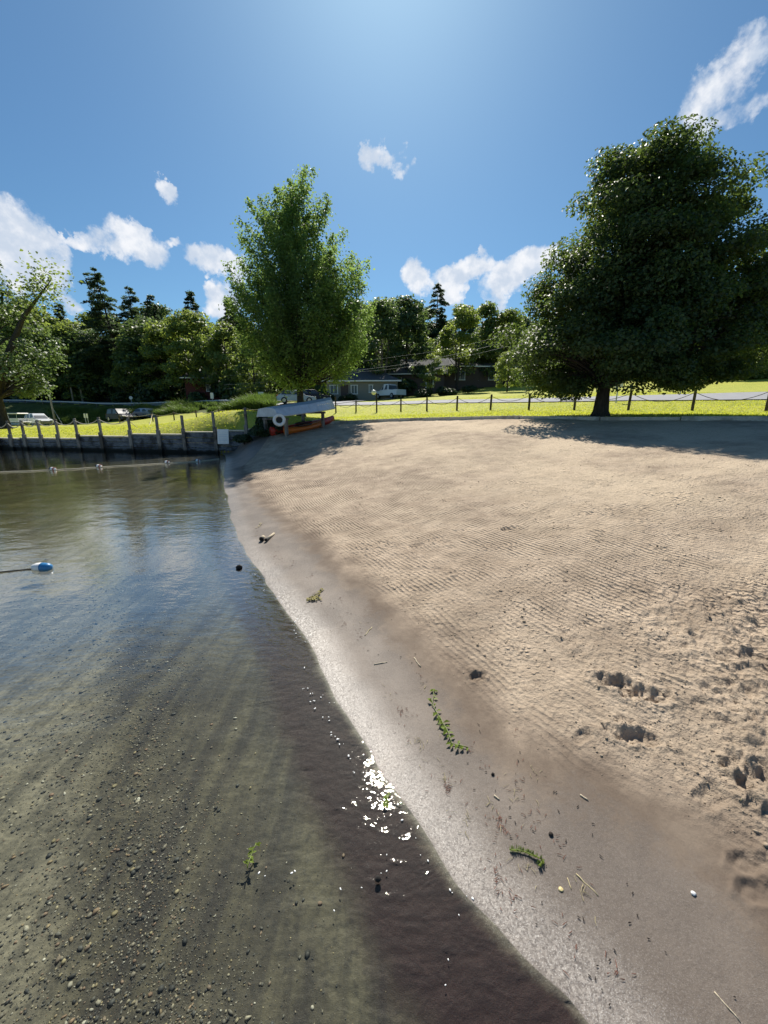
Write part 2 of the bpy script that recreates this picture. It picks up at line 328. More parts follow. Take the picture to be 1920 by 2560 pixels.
class MB:
    """collects shapes into one mesh"""
    def __init__(s): s.v = []; s.f = []
    def add(s, vs, fs):
        b = len(s.v); s.v += [tuple(v) for v in vs]; s.f += [tuple(i + b for i in f) for f in fs]; return s
    def box(s, c, size, rz=0.0, taper=1.0, rot=None, bev=0.0):
        x, y, z = (q / 2 for q in size)
        if bev:
            b = min(bev, x * .9, y * .9, z * .9); vs = []; 
            lay = [(-z, b), (-z + b, 0), (z - b, 0), (z, b)]
            for (zz, ins) in lay:
                xx, yy = x - ins, y - ins; cc = b if ins == 0 else b * .4
                vs += [(xx - cc, yy, zz), (-xx + cc, yy, zz), (-xx, yy - cc, zz), (-xx, -yy + cc, zz), (-xx + cc, -yy, zz), (xx - cc, -yy, zz), (xx, -yy + cc, zz), (xx, yy - cc, zz)]
            fs = [tuple(range(7, -1, -1)), tuple(range(24, 32))]
            for l in range(3):
                for k in range(8): fs.append((l * 8 + k, l * 8 + (k + 1) % 8, l * 8 + 8 + (k + 1) % 8, l * 8 + 8 + k))
        else:
            vs = [(sx * x * (taper if sz > 0 else 1), sy * y * (taper if sz > 0 else 1), sz * z) for sz in (-1, 1) for sx, sy in ((-1, -1), (1, -1), (1, 1), (-1, 1))]
            fs = [(3, 2, 1, 0), (4, 5, 6, 7), (0, 1, 5, 4), (1, 2, 6, 5), (2, 3, 7, 6), (3, 0, 4, 7)]
        m = rot if rot is not None else Matrix.Rotation(rz, 3, 'Z'); c = Vector(c)
        return s.add([m @ Vector(v) + c for v in vs], fs)
    def tube(s, pts, rad, n=8, caps=True):
        pts = [Vector(p) for p in pts]
        if not hasattr(rad, '__len__'): rad = [rad] * len(pts)
        vs = []; fs = []; ref = Vector((0, 0, 1))
        for i, p in enumerate(pts):
            t = (pts[min(i + 1, len(pts) - 1)] - pts[max(i - 1, 0)])
            t = t.normalized() if t.length > 1e-9 else Vector((0, 0, 1))
            if i == 0:
                u = t.cross(Vector((1, 0, 0)) if abs(t.x) < .8 else Vector((0, 1, 0))).normalized()
            else:
                u = (u - t * u.dot(t)).normalized()
            w = t.cross(u)
            for k in range(n):
                a = 2 * math.pi * k / n; vs.append(p + (u * math.cos(a) + w * math.sin(a)) * rad[i])
        for i in range(len(pts) - 1):
            for k in range(n): fs.append((i * n + k, i * n + (k + 1) % n, (i + 1) * n + (k + 1) % n, (i + 1) * n + k))
        if caps: fs.append(tuple(range(n - 1, -1, -1))); fs.append(tuple((len(pts) - 1) * n + k for k in range(n)))
        return s.add(vs, fs)
    def lathe(s, prof, n=16, mtx=None):
        vs = []; fs = []
        for (r, z) in prof:
            for k in range(n): a = 2 * math.pi * k / n; vs.append(Vector((r * math.cos(a), r * math.sin(a), z)))
        for i in range(len(prof) - 1):
            for k in range(n): fs.append((i * n + k, i * n + (k + 1) % n, (i + 1) * n + (k + 1) % n, (i + 1) * n + k))
        fs.append(tuple(range(n - 1, -1, -1))); fs.append(tuple((len(prof) - 1) * n + k for k in range(n)))
        if mtx is not None: vs = [mtx @ v for v in vs]
        return s.add(vs, fs)
    def torus(s, R0, r0, n=24, m=10, mtx=None):
        vs = []; fs = []
        for i in range(n):
            a = 2 * math.pi * i / n
            for j in range(m):
                b = 2 * math.pi * j / m; q = R0 + r0 * math.cos(b); vs.append(Vector((q * math.cos(a), q * math.sin(a), r0 * math.sin(b))))
        for i in range(n):
            for j in range(m): fs.append((i * m + j, ((i + 1) % n) * m + j, ((i + 1) % n) * m + (j + 1) % m, i * m + (j + 1) % m))
        if mtx is not None: vs = [mtx @ v for v in vs]
        return s.add(vs, fs)
    def prism(s, poly, thick, mtx=None):
        """poly in XZ, extruded along Y"""
        n = len(poly); vs = [Vector((x, -thick / 2, z)) for x, z in poly] + [Vector((x, thick / 2, z)) for x, z in poly]
        fs = [tuple(range(n)), tuple(range(2 * n - 1, n - 1, -1))] + [(k, n + k, n + (k + 1) % n, (k + 1) % n) for k in range(n)]
        if mtx is not None: vs = [mtx @ v for v in vs]
        return s.add(vs, fs)
    def mesh(s, name, smooth=False):
        me = bpy.data.meshes.new(name); me.from_pydata(s.v, [], s.f)
        if smooth: me.polygons.foreach_set('use_smooth', [True] * len(me.polygons))
        me.validate(); me.update(); return me
    def build(s, name, mat, parent=None, smooth=False, loc=None, rot=None):
        return link(name, s.mesh(name, smooth), mat, parent, loc, rot)
def copy_tree(o, parent=None):
    c = o.copy(); COL.objects.link(c); c.parent = parent
    for ch in list(o.children): copy_tree(ch, c)
    return c
# numpy value noise
_rng = np.random.RandomState(7); _LAT = _rng.rand(256, 256)
def vnoise(x, y):
    xi = np.floor(x).astype(int); yi = np.floor(y).astype(int); fx = x - xi; fy = y - yi
    fx = fx * fx * (3 - 2 * fx); fy = fy * fy * (3 - 2 * fy); g = lambda a, b: _LAT[a & 255, b & 255]
    return (g(xi, yi) * (1 - fx) * (1 - fy) + g(xi + 1, yi) * fx * (1 - fy) + g(xi, yi + 1) * (1 - fx) * fy + g(xi + 1, yi + 1) * fx * fy)
def fbm(x, y, oct=4, gain=.5):
    s = 0; a = 1; t = 0
    for k in range(oct): s = s + a * vnoise(x * 2 ** k + 17.3 * k, y * 2 ** k + 5.1 * k); t += a; a *= gain
    return s / t
def sm(x, a, b): t = np.clip((x - a) / (b - a), 0, 1); return t * t * (3 - 2 * t)

# ---------------------------------------------------------------- terrain
D = 1920.0 / 1659.0
SH = [(490, 985), (481, 1040), (497, 1085), (506, 1130), (527, 1180), (560, 1230), (592, 1285), (632, 1340), (672, 1400), (702, 1460), (738, 1530),
      (782, 1610), (822, 1672), (858, 1712), (910, 1800), (965, 1890), (1015, 1960), (1075, 2035), (1145, 2110), (1245, 2200)]
WALLP = [(-260, 21.6), (0, 19.3), (112, 18.8), (205, 18.4), (335, 17.7), (405, 17.4), (467, 17.25), (542, 17.0), (622, 16.6), (690, 16.0)]
def wx(px, Y):  # X of a point on the wall line, near the horizon row
    return at(px, 1090, Y).x
wall_xy = [(wx(p, Y), Y) for p, Y in WALLP]
shore = [(wall_xy[7][0] + .05, 17.0)] + [tuple(onz(x * D, y * D, 0)[:2]) for x, y in SH]
shore += [(0.95, .15), (1.6, -0.8), (2.6, -2.4), (5, -6), (9, -14), (22, -40)]
shore = np.array(shore)
# smooth the shore a little
_s = [shore[0]]
for i in range(len(shore) - 1):
    _s += [shore[i] * .75 + shore[i + 1] * .25, shore[i] * .25 + shore[i + 1] * .75]
_s.append(shore[-1]); shore = np.array(_s)
# lapping scallops: resample the near part and ripple it
_s = []
for i in range(len(shore) - 1):
    a, b = shore[i], shore[i + 1]; L_ = np.linalg.norm(b - a); n_ = max(1, int(L_ / (.11 if abs(a[1]) < 5 else .35 if a[1] > 0 else 3)))
    for k in range(n_): _s.append(a + (b - a) * k / n_)
_s.append(shore[-1]); _s = np.array(_s); _t = np.gradient(_s, axis=0); _t /= np.linalg.norm(_t, axis=1)[:, None] + 1e-9; _q = np.cumsum(np.r_[0, np.linalg.norm(np.diff(_s, axis=0), axis=1)])
_amp = (fbm(_q * 1.15, _q * 0 + 3.3, 4, .6) - .5) * .21 * np.clip(1 - (np.abs(_s[:, 1]) - 8) / 8, .3, 1); _amp[0] = 0
shore = _s + np.stack([-_t[:, 1], _t[:, 0]], 1) * _amp[:, None]
water_poly = np.vstack([np.array([(-120, 60), *[p for p in wall_xy[:7]]]), shore, [(22, -90), (-140, -90)]])
EDGE = [(748, 1066, 17.6), (850, 1058, 18.9), (1000, 1052, 17.2), (1200, 1048, 15.2), (1300, 1047, 13.9), (1500, 1050, 12.2), (1700, 1051, 11.1), (1920, 1052, 10.2), (2400, 1054, 8.8), (3400, 1050, 7.0)]
edge_pts = [at(*e) for e in EDGE]
beach_poly = np.vstack([shore[::-1], [wall_xy[8], wall_xy[9]], [tuple(p[:2]) for p in edge_pts], [(60, 2), (60, -40)]])
FENCE_R = [(840, 1032, 34), (890, 1031, 32.8), (942, 1030, 31.3), (1002, 1028.5, 29.5), (1067, 1028, 27.5), (1142, 1026.5, 25.8), (1226, 1025.5, 24.2), (1322, 1025.5, 22.6),
           (1435, 1026, 21.0), (1570, 1026, 19.6), (1730, 1027, 18.2), (1915, 1028, 16.9)]
FENCE_L = [(300, 1057, 45), (383, 1054, 42), (436, 1051, 41), (492, 1047.5, 40), (548, 1045, 39), (613, 1043, 38), (690, 1038, 36.5), (765, 1034, 35)]
ROAD = [  # far edge / near edge pixel rows with depths
    (-300, 1001, 92, 1005, 86), (100, 1003.5, 82, 1006, 78), (300, 1008.5, 75, 1011.5, 71), (500, 1009, 63, 1013, 58.5), (640, 1008, 54, 1013, 50), (735, 1008, 47, 1014, 43), (860, 1007, 42, 1014, 38.5),
    (960, 1006, 38.5, 1013, 35.5), (1100, 1001, 34.5, 1008.5, 31.5), (1300, 998, 30.5, 1007, 27.5), (1570, 991, 27.5, 1003, 24), (1850, 983, 25.5, 1001, 21.5), (2300, 972, 23, 996, 19.0), (3000, 955, 20, 990, 16)]
_r = []
for a, b in zip(ROAD[:-1], ROAD[1:]):
    for t in (0, 1 / 3, 2 / 3): _r.append(tuple(a[k] * (1 - t) + b[k] * t for k in range(5)))
ROAD = _r + [ROAD[-1]]
ctl = []
for i in range(0, len(shore), 5): ctl.append((*shore[i], 0.0))
nrm_s = Vector((.888, .466)).normalized()
for (bx, by) in ((-4.6, 11), (-3.4, 8), (-2.0, 5), (-.9, 2.8), (0.5, .7), (1.7, -1), (5, -6)):
    k = 1.0 if by < 8 else 1.25
    for d_, z_ in ((1, .085), (2.2, .22), (4, .46), (6.5, .80), (9.5, 1.12)):
        if by > 8 and d_ > 5: continue
        ctl.append((bx + nrm_s.x * d_, by + nrm_s.y * d_, z_ * k))
ctl += [tuple(p) for p in edge_pts]
for f in FENCE_R + FENCE_L: ctl.append(tuple(at(*f)))
for (x, yf, Yf, yn, Yn) in ROAD: ctl.append(tuple(at(x, yf, Yf))); ctl.append(tuple(at(x, yn, Yn)))
WT = [(-260, .48), (0, .48), (112, .50), (205, .55), (335, .74), (405, .76), (467, .84), (542, .90), (622, 1.0), (690, 1.02)]
for (x, z_), (_, Y) in zip(WT, WALLP):
    X = wx(x, Y); ctl.append((X * 1.012, Y + .35, z_ - .04))
ctl += [tuple(at(*a)) for a in [(717, 1089, 15.4), (808, 1069, 17.3), (753, 1042, 21), (640, 1052, 22), (400, 1066, 28), (200, 1072, 27), (60, 1072, 30), (560, 1056, 27), (900, 1042, 25), (1500, 1041.5, 13.4),
        (100, 1063.5, 57), (-60, 1063, 58), (230, 1061, 56), (305, 1053.5, 54), (372, 1047, 56), (180, 1060, 64), (300, 1050, 61), (60, 1058, 66), (1540, 961, 58), (1850, 947, 60), (1300, 969, 55), (1700, 975, 42), (1150, 985, 50), (980, 998, 50),
        (900, 1004, 50), (760, 1004, 56), (600, 1000, 66), (450, 1000, 72), (200, 996, 90), (0, 992, 95), (2100, 935, 55), (1180, 968, 62)]]
ctl += [(-120, 110, 9), (-60, 120, 14), (0, 115, 14), (60, 110, 16), (120, 100, 14), (-90, 200, 34), (0, 200, 38), (100, 200, 38), (0, 420, 60), (-300, 300, 45), (300, 300, 50), (-150, 60, 2), (150, 50, 9),
        (40, -10, 1.7), (70, 5, 3), (60, -60, 3), (200, -60, 6), (30, 8, 1.9)]
ctl = np.array(ctl)
def tps_fit(P):
    n = len(P); d2 = ((P[:, None, :2] - P[None, :, :2]) ** 2).sum(-1); K = .5 * d2 * np.log(d2 + 1e-12) + np.eye(n) * 0.02
    Q = np.hstack([np.ones((n, 1)), P[:, :2]]); A = np.zeros((n + 3, n + 3)); A[:n, :n] = K; A[:n, n:] = Q; A[n:, :n] = Q.T
    return np.linalg.solve(A, np.concatenate([P[:, 2], np.zeros(3)]))
_w = tps_fit(ctl)
def tps(X, Y):
    out = np.empty(len(X)); n = len(ctl)
    for a in range(0, len(X), 60000):
        x = X[a:a + 60000, None]; y = Y[a:a + 60000, None]
        d2 = (x - ctl[None, :, 0]) ** 2 + (y - ctl[None, :, 1]) ** 2
        out[a:a + 60000] = (.5 * d2 * np.log(d2 + 1e-12)) @ _w[:n] + _w[n] + _w[n + 1] * x[:, 0] + _w[n + 2] * y[:, 0]
    return out
def inpoly(X, Y, poly):
    c = np.zeros(len(X), bool); n = len(poly); j = n - 1
    for i in range(n):
        xi, yi = poly[i]; xj, yj = poly[j]
        if yi != yj:
            m_ = ((yi > Y) != (yj > Y)) & (X < (xj - xi) * (Y - yi) / (yj - yi) + xi); c ^= m_
        j = i
    return c
def segdist(X, Y, poly):
    best = np.full(len(X), 1e9)
    for i in range(len(poly) - 1):
        ax, ay = poly[i]; bx, by = poly[i + 1]; dx, dy = bx - ax, by - ay
        t = np.clip(((X - ax) * dx + (Y - ay) * dy) / (dx * dx + dy * dy), 0, 1)
        best = np.minimum(best, (X - ax - t * dx) ** 2 + (Y - ay - t * dy) ** 2)
    return np.sqrt(best)
wl = np.array(wall_xy)
def shore_sd(X, Y):
    d = segdist(X, Y, shore); return np.where(inpoly(X, Y, water_poly), -d, d)
# footprints / holes / heaps: (X, Y, half length, half width, angle, depth)
def base_height(X, Y, fine=True):
    sd = shore_sd(X, Y); inw = sd < 0
    z = tps(X, Y)
    land = np.maximum(z, np.minimum(.015 + .03 * sd, .06) * sm(sd, 0, .3) + 0.0)
    land = land * sm(sd, -.001, .9) + (0.075 * np.abs(sd)) * (1 - sm(sd, -.001, .9))
    isl = ~inpoly(X, Y, beach_poly) & ~inw
    land = np.where(isl, np.maximum(z, .12), land)
    a = np.abs(sd)
    bed = -(0.055 * a + .10 * sm(a, .8, 5) + .35 * sm(a, 4, 14))
    return np.where(inw, bed, land), sd
def hgt(x, y):
    z, _ = base_height(np.array([float(x)]), np.array([float(y)])); return float(z[0])
def ground(px, py, tmax=120):
    """where the ray through a photo pixel meets the ground"""
    d = ray(px, py); ts = np.geomspace(.6, tmax, 420)
    X = d.x * ts; Y = d.y * ts; Z = CAM_H + d.z * ts; h, _ = base_height(X, Y)
    k = np.argmax(Z < np.maximum(h, -9)); 
    if k == 0: return Vector((X[-1], Y[-1], h[-1]))
    lo, hi = ts[k - 1], ts[k]
    tt = np.linspace(lo, hi, 30); hh, _ = base_height(d.x * tt, d.y * tt); j = np.argmax(CAM_H + d.z * tt <= hh); t = tt[j]
    return Vector((d.x * t, d.y * t, hh[j]))
RK = [(520, 1010), (560, 1080), (640, 1150), (730, 1230), (800, 1300), (870, 1365), (925, 1430), (985, 1510), (1070, 1590), (1170, 1660), (1310, 1730), (1450, 1790), (1560, 1890), (1659, 1970), (1800, 2150)]
rake_line = np.array([tuple(ground(x * D, y * D)[:2]) for x, y in RK] + [(3.0, -1.5), (8, -10), (24, -40)])
rake_poly = np.vstack([rake_line, [(90, -40), (90, 60), (-30, 60), (rake_line[0][0] - .3, 17.5)]])
def rake_sd(X, Y):
    d = segdist(X, Y, rake_line); return np.where(inpoly(X, Y, rake_poly), d, -d)
PR = []
def pr(px, py, hl, hw, ang, dep): g = ground(px, py); PR.append((g.x, g.y, hl, hw, R(ang), dep))
for a in [(1545, 1712, .12, .06, -25, .085), (1600, 1740, .13, .06, -22, .075), (1790, 1725, .12, .05, 10, .06), (1745, 1762, .05, .03, 0, .03), (1590, 1845, .12, .05, -20, .065), (1460, 1840, .06, .03, 30, .026),
          (1195, 1690, .050, .035, 20, .045), (1840, 1680, .06, .04, 0, .03), (1555, 1805, .05, .03, 0, .022), (1830, 1820, .09, .05, 20, .035), (1890, 1890, .12, .10, 0, .05), (1850, 1915, .07, .05, 0, .035), (1905, 1950, .11, .08, 30, .07), (1780, 1990, .08, .05, 30, .03),
          (1270, 1322, .10, .06, 10, .06), (1360, 1296, .13, .07, 12, .04), (1475, 1285, .09, .06, 10, .06), (1560, 1264, .13, .06, 10, .045), (1695, 1252, .10, .06, 8, .05), (1740, 1237, .08, .05, 8, .04), (1850, 1229, .09, .06, 8, .06), (1895, 1213, .1, .06, 8, .04),
          (1100, 1340, .10, .04, 10, .03), (1040, 1363, .10, .05, 12, .04), (1735, 1576, .04, .03, 0, .035), (1550, 1488, .035, .025, 0, .03), (1415, 1453, .03, .025, 0, .025), (1900, 1650, .10, .04, 0, .035), (1660, 1630, .05, .04, 0, .02), (1470, 1560, .08, .05, 0, .015), (1860, 2160, .05, .04, 0, .02), (1880, 2230, .05, .04, 0, .02)]: pr(*a)
HP = []
for (px, py, r_, h_) in [(1885, 1915, .045, .035), (1860, 1945, .035, .03), (1905, 1975, .05, .04), (1835, 1880, .04, .022), (1870, 1850, .035, .02), (1830, 1940, .03, .02), (1815, 1905, .025, .018), (1895, 1825, .04, .02), (1790, 1790, .03, .015), (1850, 2000, .03, .016),
                         (1480, 1700, .03, .012), (1640, 1705, .05, .014), (1800, 1700, .04, .014), (1180, 1672, .03, .012), (1905, 2010, .05, .03), (1915, 2200, .03, .016), (1890, 2130, .025, .014)]:
    g = ground(px, py); HP.append((g.x, g.y, r_, h_))

th_d = np.arange(-R(61), R(61), 0.00215); th_c = np.linspace(R(61), 2 * math.pi - R(61), 60)
TH = np.concatenate([th_d, th_c[:-1]])
RR = np.concatenate([np.linspace(.06, .45, 9)[:-1], np.geomspace(.45, 34, 760), np.geomspace(34, 480, 90)[1:]])
nT, nR = len(TH), len(RR)
GX = (np.sin(TH)[None, :] * RR[:, None]).ravel(); GY = (np.cos(TH)[None, :] * RR[:, None]).ravel()
GZ, GS = base_height(GX, GY)
GK = rake_sd(GX, GY)
near = (np.repeat(RR, nT) < 18)
beachm = (GS > 0) & inpoly(GX, GY, beach_poly)
# lumps, clods and hollows in the dry sand
idx = np.where(near & beachm)[0]; x = GX[idx]; y = GY[idx]; rkm = sm(GK[idx], .0, .5)
dz = (fbm(x * 1.3, y * 1.3, 4) - .5) * .05 * rkm + (fbm(x * 7, y * 7, 4) - .5) * .022 * rkm
cl_ = np.clip(fbm(x * 3.1 + 40, y * 3.1, 4, .6) - .56, 0, 1) * 6
dz += rkm * np.clip(cl_, 0, 1) * (fbm(x * 22, y * 22, 3, .6) - .45) * .045
corner = sm(x, 1.25, 2.2) * (1 - sm(y, 2.2, 3.4)) * sm(GK[idx], .05, .4)
dz += corner * (fbm(x * 15, y * 15 + 9, 5, .66) - .48) * .10
GZ[idx] += dz
for (fx, fy, hl, hw, an, dep) in PR:
    dx = GX - fx; dy = GY - fy; k = np.where(dx * dx + dy * dy < (hl * 3) ** 2)[0]
    if not len(k): continue
    dx, dy = dx[k], dy[k]; u = (dx * math.cos(an) + dy * math.sin(an)) / hl; v = (-dx * math.sin(an) + dy * math.cos(an)) / hw
    q = np.sqrt(u * u + v * v) + (fbm(dx * 40 + 3, dy * 40, 2) - .5) * .5
    q += (fbm(dx * 14 + fx * 5, dy * 14, 3) - .5) * .8; dep = dep * (.5 if fx < 1.6 else .24)
    GZ[k] += -dep * (1 - sm(q, .35, 1.15)) * (.7 + .6 * fbm(dx * 50, dy * 50, 3)) + dep * .45 * np.exp(-((q - 1.25) / .22) ** 2) * (fbm(dx * 30, dy * 30, 2) + .2)
for (fx, fy, r_, h_) in HP:
    dx = GX - fx; dy = GY - fy; k = np.where(dx * dx + dy * dy < (r_ * 2) ** 2)[0]
    q = np.sqrt(dx[k] ** 2 + dy[k] ** 2) / r_ + (fbm(dx[k] * 35 + fx * 9, dy[k] * 35, 3) - .5) * .9
    GZ[k] += h_ * (1 - sm(q, .35, 1.1))
# gentle relief of the lake bed
ib = np.where(near & (GS < -.3))[0]; GZ[ib] += (fbm(GX[ib] * 2.5, GY[ib] * 2.5, 4) - .5) * .02 * sm(-GS[ib], .3, 1.2)
GV = np.stack([GX, GY, GZ], 1)
i_, j_ = np.meshgrid(np.arange(nR - 1), np.arange(nT), indexing='ij'); j2 = (j_ + 1) % nT
QF = np.stack([i_ * nT + j_, i_ * nT + j2, (i_ + 1) * nT + j2, (i_ + 1) * nT + j_], -1).reshape(-1, 4)[:, ::-1]
fc = GV[QF].mean(1)
inw = inpoly(fc[:, 0], fc[:, 1], water_poly); inb = inpoly(fc[:, 0], fc[:, 1], beach_poly) & ~inw
road_far = np.array([tuple(at(x, yf, Yf)[:2]) for (x, yf, Yf, yn, Yn) in ROAD])
road_near = np.array([tuple(at(x, yn, Yn)[:2]) for (x, yf, Yf, yn, Yn) in ROAD])
beyond = inpoly(fc[:, 0], fc[:, 1], np.vstack([road_far, [(road_far[-1][0], 10), (600, 10), (600, 600), (-600, 600), (-600, road_far[0][1])]]))
# woodland floor: beyond the road, left of the open rising lawn
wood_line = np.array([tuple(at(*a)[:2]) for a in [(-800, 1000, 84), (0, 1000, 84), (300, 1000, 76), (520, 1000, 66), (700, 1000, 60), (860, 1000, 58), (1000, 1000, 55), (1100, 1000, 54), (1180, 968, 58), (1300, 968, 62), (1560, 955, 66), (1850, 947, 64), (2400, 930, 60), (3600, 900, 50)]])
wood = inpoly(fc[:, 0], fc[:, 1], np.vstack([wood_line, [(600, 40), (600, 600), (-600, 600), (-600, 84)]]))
bank = ~inw & ~inb & ~beyond & inpoly(fc[:, 0], fc[:, 1], np.vstack([road_near[:16], [tuple(at(560, 1030, 45)[:2]), tuple(at(430, 1040, 52)[:2]), tuple(at(330, 1040, 60)[:2]), tuple(at(200, 1040, 62)[:2]), tuple(at(-300, 1040, 64)[:2])]]))
def sub(name, mask, mat, label=None):
    f = QF[mask]; u, inv = np.unique(f, return_inverse=True)
    me = np_mesh(name, GV[u], inv.reshape(-1, 4), True, {'shore': GS[u], 'rake': GK[u]})
    o = link(name, me, mat); tag(o, label, None, None, 'structure'); return o
sub('lake_bed', inw, M_sand); sub('beach', inb, M_sand)
rest = ~inw & ~inb
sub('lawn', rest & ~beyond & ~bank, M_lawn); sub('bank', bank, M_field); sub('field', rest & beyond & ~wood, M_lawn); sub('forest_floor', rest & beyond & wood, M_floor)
del fc
# water sheet
wp = []
gx, gy = np.meshgrid(np.concatenate([-np.geomspace(120, 6, 40), np.linspace(-5.9, 6, 120), np.linspace(6.5, 24, 12)]), np.concatenate([np.linspace(-90, -1.2, 30), np.linspace(-1, 18, 190), np.linspace(18.5, 26, 10)]))
ny_, nx_ = gx.shape; X = gx.ravel(); Y = gy.ravel(); S_ = shore_sd(X, Y)
i_, j_ = np.meshgrid(np.arange(ny_ - 1), np.arange(nx_ - 1), indexing='ij')
q = np.stack([i_ * nx_ + j_, i_ * nx_ + j_ + 1, (i_ + 1) * nx_ + j_ + 1, (i_ + 1) * nx_ + j_], -1).reshape(-1, 4)
wd = np.where(inpoly(X, Y, water_poly), 0, np.minimum(segdist(X, Y, shore), segdist(X, Y, wl[:8])))
q = q[(wd[q] < .28).any(1)]
u, inv = np.unique(q, return_inverse=True)
wo = link('water', np_mesh('water', np.stack([X[u], Y[u], np.zeros(len(u))], 1), inv.reshape(-1, 4), True, {'shore': S_[u]}), M_water); tag(wo, kind='structure')
# road strip draped on the ground
def strip(name, A, B, mat, lift=.05, nc=10, step=2.0):
    A = np.array(A); B = np.array(B); n = 160; s = np.linspace(0, len(A) - 1, n)
    ip = lambda P: np.stack([np.interp(s, np.arange(len(P)), P[:, k]) for k in range(2)], 1)
    a, b = ip(A), ip(B); t = np.linspace(0, 1, nc)[None, :, None]; G = (a[:, None] * (1 - t) + b[:, None] * t).reshape(-1, 2)
    z = base_height(G[:, 0], G[:, 1])[0] + lift
    i_, j_ = np.meshgrid(np.arange(n - 1), np.arange(nc - 1), indexing='ij')
    q = np.stack([i_ * nc + j_, (i_ + 1) * nc + j_, (i_ + 1) * nc + j_ + 1, i_ * nc + j_ + 1], -1).reshape(-1, 4)
    o = link(name, np_mesh(name, np.column_stack([G, z]), q, True), mat); tag(o, kind='structure'); return o
strip('road', road_far, road_near, M_road)
drv = [(700, 1010, 44), (780, 1012, 41), (850, 1012, 40.5), (930, 1006, 44), (985, 1000, 49.5)]
dA = [tuple(at(x, y, Y)[:2]) for x, y, Y in drv]; dB = [tuple(at(x, y, Y + 3.4)[:2]) for x, y, Y in drv]
strip('driveway', dB, dA, M_road, .09)
# ---------------------------------------------------------------- trees
def leaf_mesh(name, C, size, up, rng, spread=1.0, tint=None, aspect=.8):
    """C (n,3) leaf centres, size (n,), up (n,3) preferred leaf-plane normal"""
    n = len(C); nrm = up + rng.normal(0, .55 * spread, (n, 3)); nrm /= np.linalg.norm(nrm, axis=1)[:, None] + 1e-9
    a = rng.normal(0, 1, (n, 3)); a -= nrm * (a * nrm).sum(1)[:, None]; a /= np.linalg.norm(a, axis=1)[:, None] + 1e-9
    b = np.cross(nrm, a); s = size[:, None]; droop = nrm * s * .22
    v0 = C - a * s * .5; v1 = C + b * s * .5 * aspect - a * s * .05 + droop * .6; v2 = C + a * s * .5 - droop; v3 = C - b * s * .5 * aspect - a * s * .05 + droop * .6
    V = np.stack([v0, v1, v2, v3], 1).reshape(-1, 3); F_ = np.arange(n * 4).reshape(-1, 4)
    t = rng.rand(n) if tint is None else np.clip(tint + rng.normal(0, .22, n), 0, 1)
    return np_mesh(name, V, F_, False, {'tint': np.repeat(t, 4)})
def curve_pts(a, b, bend, k=5, rng=random, wob=0.0):
    a = Vector(a); b = Vector(b); out = []
    for i in range(k + 1):
        t = i / k; p = a.lerp(b, t) + Vector(bend) * (4 * t * (1 - t))
        if 0 < i < k and wob: p += Vector((rng.uniform(-wob, wob), rng.uniform(-wob, wob), rng.uniform(-wob, wob)))
        out.append(p)
    return out
def crown_from_rows(rows, Yt, base, depth=.85):
    """photo silhouette rows (y, xl, xr) -> arrays z, centre x, half width in metres, relative to base"""
    out = []
    for (y, xl, xr) in rows:
        L = at(xl, y, Yt); Rr = at(xr, y, Yt); out.append((L.z - base.z, (L.x + Rr.x) / 2 - base.x, (Rr.x - L.x) / 2))
    out.sort(); return np.array(out)
